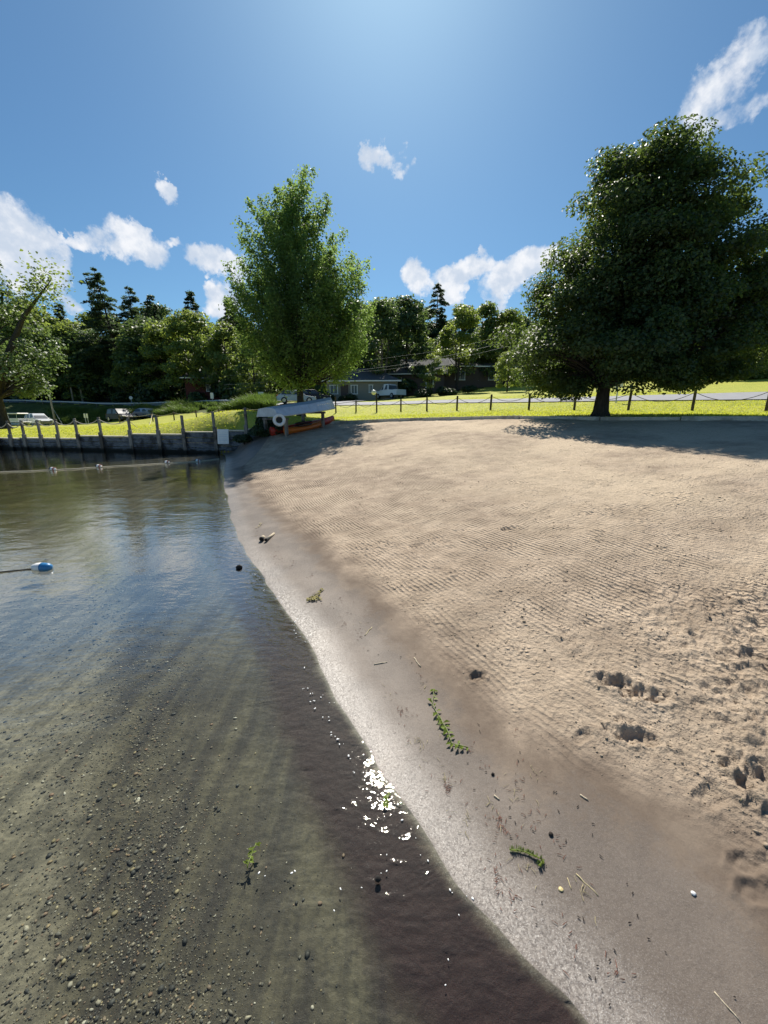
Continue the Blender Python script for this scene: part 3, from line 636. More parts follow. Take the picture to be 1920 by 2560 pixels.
def hero_tree(name, base, prof, nclump, clump_r, leaves, lsize, mat, bark, trunk_r, seed, style='dome', label='', cat='tree', depth=.9, hole=0.0, lean=(0, 0), inner=.35, tips=0):
    rng = np.random.RandomState(seed); rnd = random.Random(seed)
    root = empty(name, base, 0, label, cat)
    zz = prof[:, 0]; H = zz.max(); z0 = zz.min()
    w = np.interp(np.linspace(z0, H, 200), zz, prof[:, 2]); cdf = np.cumsum(w * (w + .6)); cdf /= cdf[-1]
    cl = []; tries = 0
    while len(cl) < nclump and tries < nclump * 40:
        tries += 1
        z = np.interp(rng.rand(), cdf, np.linspace(z0, H, 200)); cx = np.interp(z, zz, prof[:, 1]); hw = np.interp(z, zz, prof[:, 2])
        th = rng.rand() * 2 * math.pi; r = (inner + (1 - inner) * rng.rand() ** .6)
        lob = 1 + .26 * (float(fbm(np.array([th * 1.5 + seed]), np.array([z * .55]), 2)[0]) - .5) * 2 * (1.35 if style == 'dome' else .45); r = max(0, hw - clump_r * .5) * r * lob; p = np.array([cx + r * math.cos(th), r * math.sin(th) * depth, z])
        if any(((p - q) ** 2).sum() < (clump_r * .62) ** 2 for q in cl[-90:]): continue
        cl.append(p)
    cl = np.array(cl)
    mb = MB(); H_tr = H * .93
    tp = [Vector((lean[0] * t, lean[1] * t, H_tr * t)) + Vector((rnd.uniform(-.06, .06), rnd.uniform(-.06, .06), 0)) * (t > .1) for t in np.linspace(0, 1, 12)]
    topx = np.interp(H_tr, zz, prof[:, 1])
    tp = [p + Vector((topx * (max(0, p.z / H_tr - .15)) ** 1.5, 0, 0)) for p in tp]
    tr = [trunk_r * (1.45 if i == 0 else 1.0) * (1 - .9 * (i / 11) ** .8) for i in range(12)]
    tp.insert(1, tp[0].lerp(tp[1], .25)); tr.insert(1, trunk_r * 1.08)
    mb.tube([tp[0] - Vector((0, 0, .25))] + tp, [tr[0] * 1.15] + tr, 12)
    for k, c in enumerate(cl):
        c = Vector(c); rad = math.hypot(c.x, c.y); rise = .55 if style == 'dome' else 1.5
        zb = min(max(z0 * .75 + .3, c.z - rad * rise - .3), H_tr * .92); f = zb / H_tr * 11
        t_ = min(1, zb / H_tr); st = Vector((lean[0] * t_ + topx * max(0, t_ - .15) ** 1.5, lean[1] * t_, zb))
        r0 = max(.018, trunk_r * .30 * (1 - t_ * .75) * rnd.uniform(.5, 1.1))
        mb.tube(curve_pts(st, c, (0, 0, (.12 if style == 'dome' else -.10) * rad), 5, rnd, .09), [r0, r0 * .8, r0 * .6, r0 * .42, r0 * .26, .008], 5, False)
    mb.build('trunk', bark, root, True)
    # leaves
    LC = []; UP = []; TI = []; SZ = []
    for c in cl:
        out = np.array([c[0], c[1], 0]); out /= np.linalg.norm(out) + 1e-6; m_ = int(leaves / len(cl) * rng.uniform(.6, 1.4)); R_ = clump_r * rng.uniform(.7, 1.25)
        if style == 'dome':
            d = rng.normal(0, 1, (m_, 3)); d /= np.linalg.norm(d, axis=1)[:, None]; rr = R_ * rng.rand(m_) ** .42
            p = d * rr[:, None] * np.array([1.05, 1.05, .62]); p[:, 2] -= .22 * (p[:, 0] ** 2 + p[:, 1] ** 2) / R_
            p += c; UP.append(d * .55 + out * .35 + np.array([0, 0, .9])) 
        elif style == 'ascend':
            ax = out * .75 + np.array([0, 0, 1.0]); ax /= np.linalg.norm(ax); L_ = rng.uniform(-1, 1.25, m_)
            side = rng.normal(0, 1, (m_, 3)) * (.31 * (1.35 - np.abs(L_) * .8))[:, None]
            p = c + ax * (L_ * R_ * 1.15)[:, None] + side * R_; UP.append(np.tile(np.array([0, 0, 1.1]) + out * .3, (m_, 1)) + side * .6)
        elif style == 'layer':
            d = rng.normal(0, 1, (m_, 3)); rr = rng.rand(m_) ** .5; a_ = rng.rand(m_) * 6.283
            tang = np.array([-out[1], out[0], 0]); p = c + out * (np.cos(a_) * rr * R_ * 1.2)[:, None] + tang * (np.sin(a_) * rr * R_)[:, None]
            p[:, 2] += rng.normal(0, .14, m_) * R_ - .28 * rr * np.abs(np.cos(a_)) * R_; UP.append(np.tile([0, 0, 1.2], (m_, 1)) + d * .2)
        LC.append(p); TI.append(np.full(m_, rng.uniform(.2, .8))); SZ.append(lsize * rng.uniform(.7, 1.35, m_))
    LC = np.concatenate(LC); UP = np.concatenate(UP); TI = np.concatenate(TI); SZ = np.concatenate(SZ)
    me = leaf_mesh('crown', LC, SZ, UP, rng, 1.0, TI); link('crown', me, mat, root)
    return root
# big dark maple
gb = at(1500, 1041, 13.4); gb.z = hgt(gb.x, gb.y)
rows = [(244, 1692, 1706), (282, 1645, 1725), (325, 1620, 1750), (365, 1540, 1785), (405, 1450, 1840), (450, 1420, 1880), (523, 1412, 1905), (575, 1385, 1935), (640, 1335, 1975), (690, 1315, 2000),
        (760, 1292, 2020), (820, 1272, 2010), (880, 1262, 1960), (920, 1275, 1900), (950, 1300, 1835), (975, 1330, 1500)]
rows_b = [(y, l + (r - l) * .03, r - (r - l) * .03) for y, l, r in rows]
big = hero_tree('maple_tree', gb, crown_from_rows(rows_b, 13.4, gb), 520, .60, 185000, .090, M_maple, M_bark, .225, 3, 'dome', 'broad dark spreading maple casting the widest shade at the grass edge', depth=.72, inner=.12)
# mid maple with upright branches
gm = at(753, 1041, 21.0); gm.z = hgt(gm.x, gm.y)
rows = [(468, 730, 795), (498, 672, 802), (530, 638, 818), (580, 612, 842), (640, 600, 866), (700, 590, 900), (750, 582, 922), (800, 580, 936), (850, 590, 940), (890, 605, 928), (925, 650, 905), (950, 690, 860)]
mid = hero_tree('maple_tree', gm, crown_from_rows(rows, 21.0, gm), 350, .62, 98000, .105, M_silver, M_bark, .20, 11, 'ascend', 'tall pointed green maple behind the upturned boat, sky showing through its crown', depth=.85, inner=.1)
# old tree at the far left of the wall
gl = at(8, 1066, 36); gl.z = hgt(gl.x, gl.y)
rows = [(655, -60, 0), (700, -150, 40), (750, -190, 60), (800, -210, 80), (860, -210, 100), (920, -200, 140), (955, -170, 165), (985, -120, 110)]
lt = hero_tree('shade_tree', gl, crown_from_rows(rows, 36, gl), 120, 1.0, 12000, .25, M_leafC, M_bark, .55, 23, 'dome', 'large loose leafy tree with a thick dark trunk by the white suv', depth=.8, inner=.1)
# long bare limb reaching up out of its crown
lb = MB(); a0 = Vector((.2, 0, 3.0)); tip = at(128, 700, 36) - gl; midp = at(60, 790, 36) - gl; m2 = at(22, 880, 36) - gl
lb.tube([a0, a0.lerp(m2, .6), m2, midp, midp.lerp(tip, .6), tip], [.34, .30, .25, .17, .09, .02], 8, False); lb.build('limb', M_bark, lt, True)
rng = np.random.RandomState(5); tt = rng.rand(900) ** .7; m_a = np.array(midp); m_b = np.array(tip)
C_ = m_a + (m_b - m_a) * tt[:, None] + rng.normal(0, .75, (900, 3)); C_[:, 2] += .3
link('leafy_spray', leaf_mesh('leafy_spray', C_, rng.uniform(.16, .32, 900), np.tile([0, 0, 1.0], (900, 1)), rng), M_leafA, lt)

# background tree kinds: unit meshes copied with linked data
def decid_data(seed, h, w, nleaf, ls, mat, bark, low=.22, k=46, multi=1, style='dome'):
    rng = np.random.RandomState(seed); rnd = random.Random(seed)
    cl = []
    for i in range(k):
        t = rng.rand() ** .8; z = h * (low + (1 - low) * t); pr_ = math.sin(math.pi * min(1, (.12 + .88 * t)) ** .9) ** .55 if t < .97 else .2
        th = rng.rand() * 6.283; r = w * .5 * pr_ * (.25 + .75 * rng.rand() ** .5); cl.append((r * math.cos(th), r * math.sin(th), min(z, h * .96)))
    cl = np.array(cl); mb = MB()
    for mth in range(multi):
        off = Vector(((mth - (multi - 1) / 2) * w * .22, rnd.uniform(-.4, .4), 0))
        mb.tube([(0, 0, -.5), (off.x * .1, 0, h * .12), tuple(off * .6 + Vector((0, 0, h * .45))), tuple(off + Vector((0, 0, h * .85)))], [h * .020, h * .016, h * .010, h * .003], 7, False)
    for c in cl[::2]:
        zb = max(h * .15, c[2] - math.hypot(c[0], c[1]) * .9); mb.tube(curve_pts((0, 0, zb), c, (0, 0, .3), 3, rnd, .2), [h * .006, h * .004, h * .003, .02], 4, False)
    LC = []; UP = []; TI = []
    for c in cl:
        m_ = int(nleaf / k * rng.uniform(.6, 1.4)); d = rng.normal(0, 1, (m_, 3)); d /= np.linalg.norm(d, axis=1)[:, None]; R_ = w * .17 * rng.uniform(.7, 1.25)
        LC.append(c + d * (R_ * rng.rand(m_) ** .4)[:, None] * [1.1, 1.1, .7]); UP.append(d * .8 + [0, 0, .8]); TI.append(np.full(m_, rng.uniform(.1, .9)))
    LC = np.concatenate(LC); me = leaf_mesh('crown', LC, ls * rng.uniform(.6, 1.4, len(LC)), np.concatenate(UP), rng, 1.0, np.concatenate(TI)); me.materials.append(mat)
    tm = mb.mesh('trunk', True); tm.materials.append(bark); return me, tm
def pine_data(seed, h, w, mat, bark, low=.3, dens=1.0, sweep=.1, lean=0.0, oneside=0.0):
    rng = np.random.RandomState(seed); rnd = random.Random(seed); mb = MB(); LC = []; UP = []; TI = []
    tr = lambda z: Vector((lean * (z / h) ** 1.2, 0, z))
    mb.tube([tr(h * t) for t in np.linspace(-.03, 1, 9) if True], [h * .017 * (1 - t * .93) for t in np.linspace(0, 1, 9)], 7, False) if lean == 0 else mb.tube([tr(max(0, h * t)) - Vector((0, 0, .4 if t <= 0 else 0)) for t in np.linspace(0, 1, 9)], [h * .017 * (1 - t * .93) for t in np.linspace(0, 1, 9)], 7, False)
    z = h * low
    while z < h * .985:
        f = (z / h - low) / (1 - low); R_ = w * .5 * (1 - f) ** .72 * (.75 + .25 * rng.rand()) + .25
        for b_ in range(rnd.choice((4, 5, 6))):
            th = rng.rand() * 6.283; L_ = R_ * rng.uniform(.45, 1.1); dx, dy = math.cos(th), math.sin(th)
            if oneside and dx > 0: L_ *= 1 - oneside
            st = tr(z); e = st + Vector((dx * L_, dy * L_, L_ * rng.uniform(-.22, .12) - .08 * L_)); mb.tube([st, st.lerp(e, .5) + Vector((0, 0, sweep * L_)), e], [.05, .035, .012], 4, False)
            m_ = int(26 * L_ * dens) + 5; t = .25 + .8 * rng.rand(m_) ** .8
            p = np.array(st) + (np.array(e) - np.array(st)) * t[:, None]; p[:, 2] += sweep * L_ * 4 * t * (1 - np.clip(t, 0, 1))
            wd_ = .22 * L_ * (1.1 - t) + .12; sd = rng.normal(0, 1, m_) * wd_; p[:, 0] += -dy * sd; p[:, 1] += dx * sd; p[:, 2] += rng.normal(0, .09, m_)
            LC.append(p); UP.append(np.tile([0, 0, 1.4], (m_, 1))); TI.append(np.full(m_, rng.rand()))
        z += h * .030 * rng.uniform(.7, 1.3)
    LC = np.concatenate(LC); me = leaf_mesh('crown', LC, rng.uniform(.22, .48, len(LC)), np.concatenate(UP), rng, .8, np.concatenate(TI), .55); me.materials.append(mat)
    tm = mb.mesh('trunk', True); tm.materials.append(bark); return me, tm
DEC = [decid_data(31, 15, 9, 6500, .46, M_leafA, M_bark, .10), decid_data(32, 15, 8, 6500, .44, M_leafC, M_bark, .12, 50), decid_data(33, 14, 10, 6500, .46, M_leafB, M_bark, .14, 44),
       decid_data(34, 17, 8, 6500, .46, M_leafC, M_barkp, .30, 48, 3), decid_data(35, 13, 8.5, 6000, .42, M_leafA, M_bark, .03, 44), decid_data(36, 15, 8, 5500, .44, M_leafB, M_bark, .25, 36, 2)]
PIN = [pine_data(41, 20, 13, M_needle, M_bark, .25, 1.7), pine_data(42, 19, 12, M_needle, M_bark, .2, 1.6, .16), pine_data(43, 18, 11, M_needle, M_bark, .12, 1.8, .05)]
LONE = pine_data(47, 20, 13.5, M_needle, M_bark, .34, 1.4, .06, -2.2, .35)
def plant(name, data, px, ytop, Y, label, cat='tree', group=None, rz=None, wscale=1.0, base_h=None, seed=0):
    """put a tree so its foot stands on the ground at this bearing and its top reaches the photo row"""
    if px < 1000: Y = max(Y, float(np.interp(px, [-150, 100, 300, 500, 640, 735, 860, 1000], [97, 89, 81, 70, 60, 55, 52, 50])))
    g = at(px, 1010, Y); z = hgt(g.x, g.y); top = at(px, ytop, Y).z
    h0 = max(v.co.z for v in data[0].vertices) if 'h0' not in data[0] else data[0]['h0']
    data[0]['h0'] = h0; s = max(.3, (top - z) / h0)
    root = empty(name, (g.x, g.y, z - .05), random.Random(seed + int(px)).uniform(0, 6.28) if rz is None else rz, label, cat, group)
    root.scale = (s * wscale, s * wscale, s)
    link('trunk', data[1], None, root); link('crown', data[0], None, root); return root
plant('pine_tree', LONE, 322, 668, 62, 'tall ragged conifer with its bare lower trunk leaning left, behind the dark suv', rz=0, wscale=1.0)
plant('pine_tree', PIN[0], 362, 716, 92, 'dark conifer poking above the woods just right of the ragged leaning one')
plant('pine_tree', PIN[1], 410, 736, 90, 'dark conifer with drooping boughs, lower neighbour sharing the hilltop clump over the dark suv', seed=2)
plant('pine_tree', PIN[2], 505, 726, 88, 'small conifer spire rising over the pale rounded tree left of the upright maple')
plant('pine_tree', PIN[0], 1086, 708, 84, 'single conifer spire on the skyline between the two big maples', seed=5)
plant('pine_tree', PIN[2], 192, 758, 96, 'small conifer tip in the gap left of the ragged leaning one', seed=6)
plant('pine_tree', PIN[1], 595, 742, 86, 'sparse conifer half hidden by the upright maple on its left side', seed=6)
for a in [(DEC[2], 500, 772, 60, 'pale green rounded tree left of the upright maple'), (DEC[5], 420, 800, 57, 'light green tree with a slanting dark stem, beside the pale rounded one', ),
          (DEC[0], 575, 800, 62, 'mid green tree partly behind the upright maple on its left'), (DEC[0], 120, 745, 66, 'leafy tree rising behind the pale utility poles'),
          (DEC[2], 215, 800, 64, 'yellowish green tree left of the ragged conifer trunk'), (DEC[1], 60, 760, 70, 'dark leafy tree behind the large loose shade tree'),
          (DEC[4], 350, 835, 60, 'dense deep tree just right of the ragged conifer trunk'), (DEC[1], 285, 880, 66, 'low dark tree behind the ragged conifer trunk'),
          (DEC[3], 955, 748, 55, 'tall multi stemmed dark tree beside the beige bungalow'), (DEC[1], 1015, 738, 59, 'round topped dark tree right of the multi stemmed one'),
          (DEC[5], 1140, 758, 57, 'dark tree whose trunk forks in a clear letter Y shape by the long low house'), (DEC[1], 900, 745, 64, 'dark green tree over the bungalow roof'),
          (DEC[0], 1200, 752, 62, 'green topped tree left of the spreading maple'), (DEC[4], 1255, 770, 60, 'bushy tree touching the left side of the spreading maple'),
          (DEC[2], 1265, 875, 47, 'small pale tree in front of the long low house'), (DEC[5], 1075, 882, 50, 'small light green tree below the power lines'),
          (DEC[1], 840, 760, 62, 'dark tree just right of the upright maple'), (DEC[4], 1860, 760, 58, 'hazy tree at the right edge behind the clipped shrubs'),
          (DEC[0], 1940, 700, 62, 'tall hazy tree cut off by the right edge'), (DEC[1], 1780, 780, 60, 'dark tree mostly behind the spreading maple on its right'),
          (DEC[4], 640, 820, 58, 'dark tree seen under the left side of the upright maple'), (DEC[4], 730, 800, 60, 'dark tree directly behind the upright maple trunk')]:
    plant('leafy_tree', a[0], a[1], a[2], a[3], a[4], seed=int(a[2]))
GRP = 'trees massed together'
def place_words(px):
    for lim, w in ((300, 'above the white suv'), (520, 'above the dark navy suv'), (860, 'behind the upright maple'), (1270, 'above the dark houses'), (9999, 'behind the spreading maple')):
        if px < lim: return w
rb = random.Random(99)
for row, (Y0, n, lift) in enumerate([(71, 24, 0), (84, 24, 0), (104, 22, 0)]):
    for i in range(n):
        px = -150 + (2250) * (i + rb.uniform(.1, .9)) / n
        sky_y = np.interp(px, [-150, 0, 60, 150, 230, 300, 400, 480, 560, 700, 850, 950, 1050, 1150, 1300, 1500, 1920, 2200], [720, 735, 745, 765, 790, 762, 758, 775, 785, 790, 762, 752, 745, 765, 785, 770, 740, 720])
        Y = Y0 + rb.uniform(-5, 5); y_t = sky_y + rb.uniform(-4, 22) + (2 - row) * 26
        if px > 1250 and row == 0: Y += 8
        plant('leafy_tree', DEC[rb.choice((0, 1, 1, 2, 4, 4, 1))], px, y_t, Y, 'leafy tree merged into the wooded hillside, ' + place_words(px), 'tree', GRP + ' ' + place_words(px), seed=i * 7 + row, wscale=rb.uniform(1.2, 1.6))
# understorey bushes along the edge of the wood
BUSH = []
for sd in (61, 62, 63):
    rng = np.random.RandomState(sd); n = 2600; d = rng.normal(0, 1, (n, 3)); d /= np.linalg.norm(d, axis=1)[:, None]; d[:, 2] = np.abs(d[:, 2])
    lobes = rng.rand(7, 3) * [1.6, 1.2, .5] - [.8, .6, 0]; p = lobes[rng.randint(0, 7, n)] + d * (.75 * rng.rand(n) ** .35)[:, None] * [1, 1, .9]
    me = leaf_mesh('foliage', p, rng.uniform(.14, .30, n), d + [0, 0, .5], rng, 1.0); tb = MB()
    for k in range(5): e = lobes[k]; tb.tube([(0, 0, -.1), (e[0] * .5, e[1] * .5, .4), (e[0], e[1], .9)], [.04, .03, .01], 5, False)
    BUSH.append((me, tb.mesh('stem', True)))
def bush(name, k, mat, pos, s, sz, label, group=None, rz=0):
    root = empty(name, pos, rz, label, 'bush', group); root.scale = (s, s, sz)
    me = BUSH[k][0].copy() if BUSH[k][0].materials and BUSH[k][0].materials[0] != mat else BUSH[k][0]
    if me.materials: me.materials[0] = mat
    else: me.materials.append(mat)
    o = link('foliage', me, None, root); 
    if not BUSH[k][1].materials: BUSH[k][1].materials.append(M_bark)
    link('stem', BUSH[k][1], None, root); return root
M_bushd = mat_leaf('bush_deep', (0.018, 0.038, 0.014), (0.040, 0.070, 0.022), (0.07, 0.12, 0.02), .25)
_bm = {}
def bush2(name, k, mat, pos, s, sz, label, group=None, rz=0):
    key = (k, mat.name)
    if key not in _bm: me = BUSH[k][0].copy(); me.materials.clear(); me.materials.append(mat); _bm[key] = me
    root = empty(name, pos, rz, label, 'bush', group); root.scale = (s, s, sz); link('foliage', _bm[key], None, root)
    if not BUSH[k][1].materials: BUSH[k][1].materials.append(M_bark)
    link('stem', BUSH[k][1], None, root); return root
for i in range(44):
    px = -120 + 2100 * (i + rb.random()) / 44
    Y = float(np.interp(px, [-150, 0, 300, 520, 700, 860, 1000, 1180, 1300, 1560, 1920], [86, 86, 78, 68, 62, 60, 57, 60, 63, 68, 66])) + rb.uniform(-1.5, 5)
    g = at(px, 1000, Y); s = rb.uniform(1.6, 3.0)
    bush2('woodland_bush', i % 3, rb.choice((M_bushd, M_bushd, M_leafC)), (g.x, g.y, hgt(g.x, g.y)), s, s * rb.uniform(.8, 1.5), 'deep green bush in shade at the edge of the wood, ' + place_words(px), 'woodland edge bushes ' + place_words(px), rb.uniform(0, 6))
# ---------------------------------------------------------------- retaining wall with rope posts
def rope_pts(a, b, sag, n=10):
    a = Vector(a); b = Vector(b); return [a.lerp(b, t) - Vector((0, 0, sag * 4 * t * (1 - t))) for t in np.linspace(0, 1, n)]
wall = empty('retaining_wall', (wall_xy[4][0], wall_xy[4][1], 0), 0, 'weathered grey plank wall holding the lawn above the water, rope posts along its top', 'retaining wall')
wo_ = Vector((wall_xy[4][0], wall_xy[4][1], 0))
wpx = np.array([p for p, _ in WALLP]); wY = np.array([y for _, y in WALLP])
def wpt(px): Y = float(np.interp(px, wpx, wY)); return Vector((at(px, 1090, Y).x, Y, 0))
def along(m, a, b, z0, z1, th, off, mat=None):
    pass
segs = [(-260, -80), (-80, 60), (60, 205), (205, 335), (335, 467), (467, 542), (542, 622), (622, 690)]
rw = random.Random(4)
for i, (pa, pb) in enumerate(segs):
    a, b = wpt(pa), wpt(pb); d = b - a; L = d.length; an = math.atan2(d.y, d.x); top = float(np.interp((pa + pb) / 2, [p for p, _ in WT], [z for _, z in WT]))
    zb = -.45 if pa < 540 else hgt(b.x, b.y - .3) - .5
    nrow = 3 if top < .7 else 4; z = zb; lower = zb
    hts = np.linspace(0, 1, nrow + 1); mb = MB()
    for r_ in range(nrow):
        z0 = max(zb, 0) + (top - max(zb, 0)) * hts[r_] if r_ else zb; z1 = max(zb, 0) + (top - max(zb, 0)) * hts[r_ + 1]
        c = (a + b) / 2; off = rw.uniform(-.012, .012); c = c + Vector((math.sin(an), -math.cos(an), 0)) * (.17 + off) + Vector((0, 0, (z0 + z1) / 2))
        mb.box(c - wo_, (L + .02 * (r_ % 2), .075, z1 - z0 - .016), an + rw.uniform(-.004, .004), bev=.008)
    mb.build('plank_course', M_wall, wall)
    cb = MB(); c = (a + b) / 2 + Vector((math.sin(an), -math.cos(an), 0)) * .07 + Vector((0, 0, top + .022)); cb.box(c - wo_, (L + .03, .30, .045), an, bev=.008); cb.build('cap_board', M_cap, wall)
POSTS = [(-150, 1058), (-95, 1057), (-45, 1056), (2, 1055), (37, 1052), (72, 1051), (113, 1050), (155, 1048), (205, 1046), (262, 1043), (335, 1044), (405, 1042), (467, 1038), (545, 1029), (622, 1019)]
tops = []
for (px, yt) in POSTS:
    p = wpt(px); z = at(px, yt, p.y - .2).z; p = p + Vector((0, -.25, 0)); gzz = -.5 if px < 580 else hgt(p.x, p.y - .1) - .3
    wt_ = float(np.interp(px, [q for q, _ in WT], [z_ for _, z_ in WT])); lean = rw.uniform(-.03, .03)
    m = MB(); m.box((p - wo_) + Vector((0, 0, (gzz + wt_ + .22) / 2)), (.14, .13, wt_ + .22 - gzz), rw.uniform(-.1, .1), bev=.012)
    m.box((p - wo_) + Vector((lean, .02, (wt_ + .15 + z) / 2)), (.095, .095, z - wt_ - .15), rw.uniform(-.1, .1), bev=.012)
    m.build('post', M_post, wall); tops.append((p + Vector((lean, -.01, 0)), z))
rp = []
m = MB()
for k in range(3, len(tops) - 1):
    (a, za), (b, zb_) = tops[k], tops[k + 1]
    if k >= 10: continue
    m.tube([q - wo_ for q in rope_pts(a + Vector((0, 0, za - .08)), b + Vector((0, 0, zb_ - .08)), .20 + .05 * rw.random())], .019, 6)
# rope doubles back from the tall corner post to the lawn posts
(a, za) = tops[10]; g = at(*FENCE_L[1]); m.tube([q - wo_ for q in rope_pts(a + Vector((0, 0, za - .08)), Vector((g.x, g.y, g.z + .75)), .9, 14)], .019, 6)
m.build('rope', M_rope, wall)
# ---- rope fence across the lawn
def fence(name, pts, h, label, post_mat, rope_mat, sag, hs=None, skip=()):
    o = at(*pts[0]); o.z = hgt(o.x, o.y); root = empty(name, o, 0, label, 'rope fence'); P = []
    for k, f in enumerate(pts):
        g = at(*f); g.z = hgt(g.x, g.y); hh = h if hs is None else hs[k]
        lean = Vector((rw.uniform(-.03, .03), rw.uniform(-.03, .03), 0)); m = MB(); 
        m.tube([g - o - Vector((0, 0, .2)), g - o + Vector((0, 0, hh * .5)) + lean * .5, g - o + Vector((0, 0, hh - .02)) + lean, g - o + Vector((0, 0, hh)) + lean], [.062, .060, .058, .045], 10)
        m.build('post', post_mat, root, False); P.append((g - o + lean, hh))
    m = MB()
    for k in range(len(P) - 1):
        if k in skip: continue
        (a, ha), (b, hb) = P[k], P[k + 1]; m.tube(rope_pts(a + Vector((0, 0, min(ha, h) - .10)), b + Vector((0, 0, min(hb, h) - .10)), sag * rw.uniform(.85, 1.15), 12), .014, 6)
    m.build('rope', rope_mat, root); return root, o
fence('rope_fence', FENCE_L, .90, 'low post fence with pale rope crossing the lawn behind the plank wall', M_postd, M_rope, .22)
fence('rope_fence', FENCE_R + [(2130, 1029, 15.6), (2400, 1031, 14.4)], .92, 'rope and post fence with dark sagging rope between the beach lawn and the road', M_postd, M_chain, .36, hs=[1.35, .92, 1.45] + [.92] * 11)
g = at(942, 1030, 31.3); g.z = hgt(g.x, g.y)
m = MB(); m.lathe([(.04, 0), (.15, .05), (.20, .18), (.15, .32), (.05, .36)], 14, Matrix.Translation((g.x - .22, g.y - .05, g.z + 1.30)).to_4x4())
o = m.build('globe_lamp', M_lamp, None, True); tag(o, 'small white globe lamp on the tall fence post left of the bungalow car', 'lamp')
# ---- timber edging of the beach
E = [Vector(p) for p in edge_pts]; eo = E[1].copy(); eo.z = hgt(eo.x, eo.y)
ed = empty('timber_edging', eo, 0, 'pale timber border where the sand meets the lawn', 'garden edging')
prev = None; arr = []
for i in range(len(E) - 1):
    n = max(1, int((E[i + 1] - E[i]).length / 2.4))
    for k in range(n): arr.append(E[i].lerp(E[i + 1], k / n))
arr.append(E[-1])
for a, b in zip(arr[:-1], arr[1:]):
    za, zb_ = hgt(a.x, a.y), hgt(b.x, b.y); c = (a + b) / 2; c.z = (za + zb_) / 2 + .02 + rw.uniform(-.01, .01); d = b - a; d.z = zb_ - za
    rot = d.to_track_quat('X', 'Z').to_matrix(); m = MB(); m.box(c - eo, (d.length - .02, .14, .17), rot=rot, bev=.01); m.build('timber', M_cap, ed)
# ---- notice board against the wall
p = wpt(565) + Vector((0, -.36, 0)); zt = at(562, 1073, p.y).z; zb_ = at(565, 1110, p.y).z
bo = MB(); bo.box((0, 0, 0), (.50, .025, zt - zb_), bev=.006); root = empty('notice_board', (p.x, p.y, zb_), R(-6), 'blank faced white board leaning on the plank wall at the water corner', 'board'); bo.build('panel', M_white, root, loc=(0, .04, (zt - zb_) / 2), rot=(R(-7), 0, 0))
m = MB(); [m.box((0, 0, z_), (.38, .004, .012)) for z_ in (.08, .0, -.1, -.16)]; m.build('faint_line', simple('faded_print', (.55, .62, .70), .6, 0, .05), root, loc=(0, .020, (zt - zb_) / 2), rot=(R(-7), 0, 0))
# ---------------------------------------------------------------- boat rack, rowboat, kayaks, life ring
pa = at(717, 1089, 15.4); pb = at(808, 1069, 17.3); pa.z = hgt(pa.x, pa.y); pb.z = hgt(pb.x, pb.y)
ax = (pb - pa); ax.z = 0; ang = math.atan2(ax.y, ax.x); ux = ax.normalized(); uy = Vector((-ux.y, ux.x, 0))
rk_ = empty('boat_rack', pa, ang, 'low timber rack of two posts and crossbars carrying the upturned boat', 'boat rack')
Lr = ax.length; dz_ = pb.z - pa.z
for (x_, z0, nm) in ((0, 0, 'upright'), (Lr, dz_, 'upright')):
    for yy in (0, 1.15):
        m = MB(); m.box((x_, yy, z0 + .22), (.12, .11, .92), bev=.012); m.build('upright', M_post, rk_)
    m = MB(); m.box((x_, .57, z0 + .64), (.10, 1.4, .09), bev=.01); m.build('crossbar', M_post, rk_)
def boat_mesh(L, B, Hh, flat=.85, n=26, k=15, rocker=.10, stern=.82):
    """upturned hull: keel up; x from stern (0) to bow (L)"""
    vs = []; fs = []
    for i in range(n + 1):
        t = i / n; w = B / 2 * (stern + (1 - stern) * math.sin(math.pi * min(t * 1.15, .5))) if t < .45 else B / 2 * math.cos((t - .45) / .55 * math.pi / 2) ** .62
        w = max(w, .012); h_ = Hh * (.88 + .30 * t ** 2.5) if t < .93 else Hh * (1.12 + .06 * t); x = L * t
        kz = h_ - rocker * max(0, (t - .6) / .4) ** 2 * Hh * 1.2
        for j in range(k + 1):
            s = j / k * 2 - 1; a = abs(s); yy = w * (1 - (1 - a) ** 2.3) if a > .0 else 0; yy = w * (a / .6 * .74 if a < .6 else .74 + .26 * (a - .6) / .4) * (1 if s > 0 else -1)
            zz = kz * (1 - .16 * a / .6 if a < .6 else .84 * (1 - (a - .6) / .4))
            sheer = -.07 * t ** 2 * Hh * 3
            vs.append((x + (.16 * L / 4 * (zz / Hh - .5) * -1 if t > .9 else 0), yy, zz + sheer * (1 - zz / max(kz, .01))))
    for i in range(n):
        for j in range(k): q = i * (k + 1) + j; fs.append((q, q + 1, q + k + 2, q + k + 1))
    fs.append(tuple(range(k + 1))[::-1])
    return vs, fs
zr = .72 + .055; Lb = 4.15
st_w = at(669, 1040, 14.75); bw_w = at(833, 1030, 18.1); bd = bw_w - st_w; bang = math.atan2(bd.y, bd.x); Lb = Vector((bd.x, bd.y)).length
bo_z = pa.z + .78
boat = empty('rowboat', (st_w.x, st_w.y, bo_z - .06), bang, 'dull aluminium rowboat lying upside down on the timber rack', 'boat'); boat.rotation_euler = (0, -math.atan2(dz_, Lr), bang)
vs, fs = boat_mesh(Lb, 1.40, .37); m = MB(); m.add(vs, fs); h_ = m.build('hull', M_alum, boat, False)
md = h_.modifiers.new('solid', 'SOLIDIFY'); md.thickness = .02
gun = MB(); L_ = []; R_ = []
for i in range(27): a, b = vs[i * 16], vs[i * 16 + 15]; L_.append(a); R_.append(b)
gun.tube(L_, .022, 6); gun.tube(R_, .022, 6); gun.build('gunwale', simple('pale_metal_trim', (.50, .52, .53), .4, .5), boat)
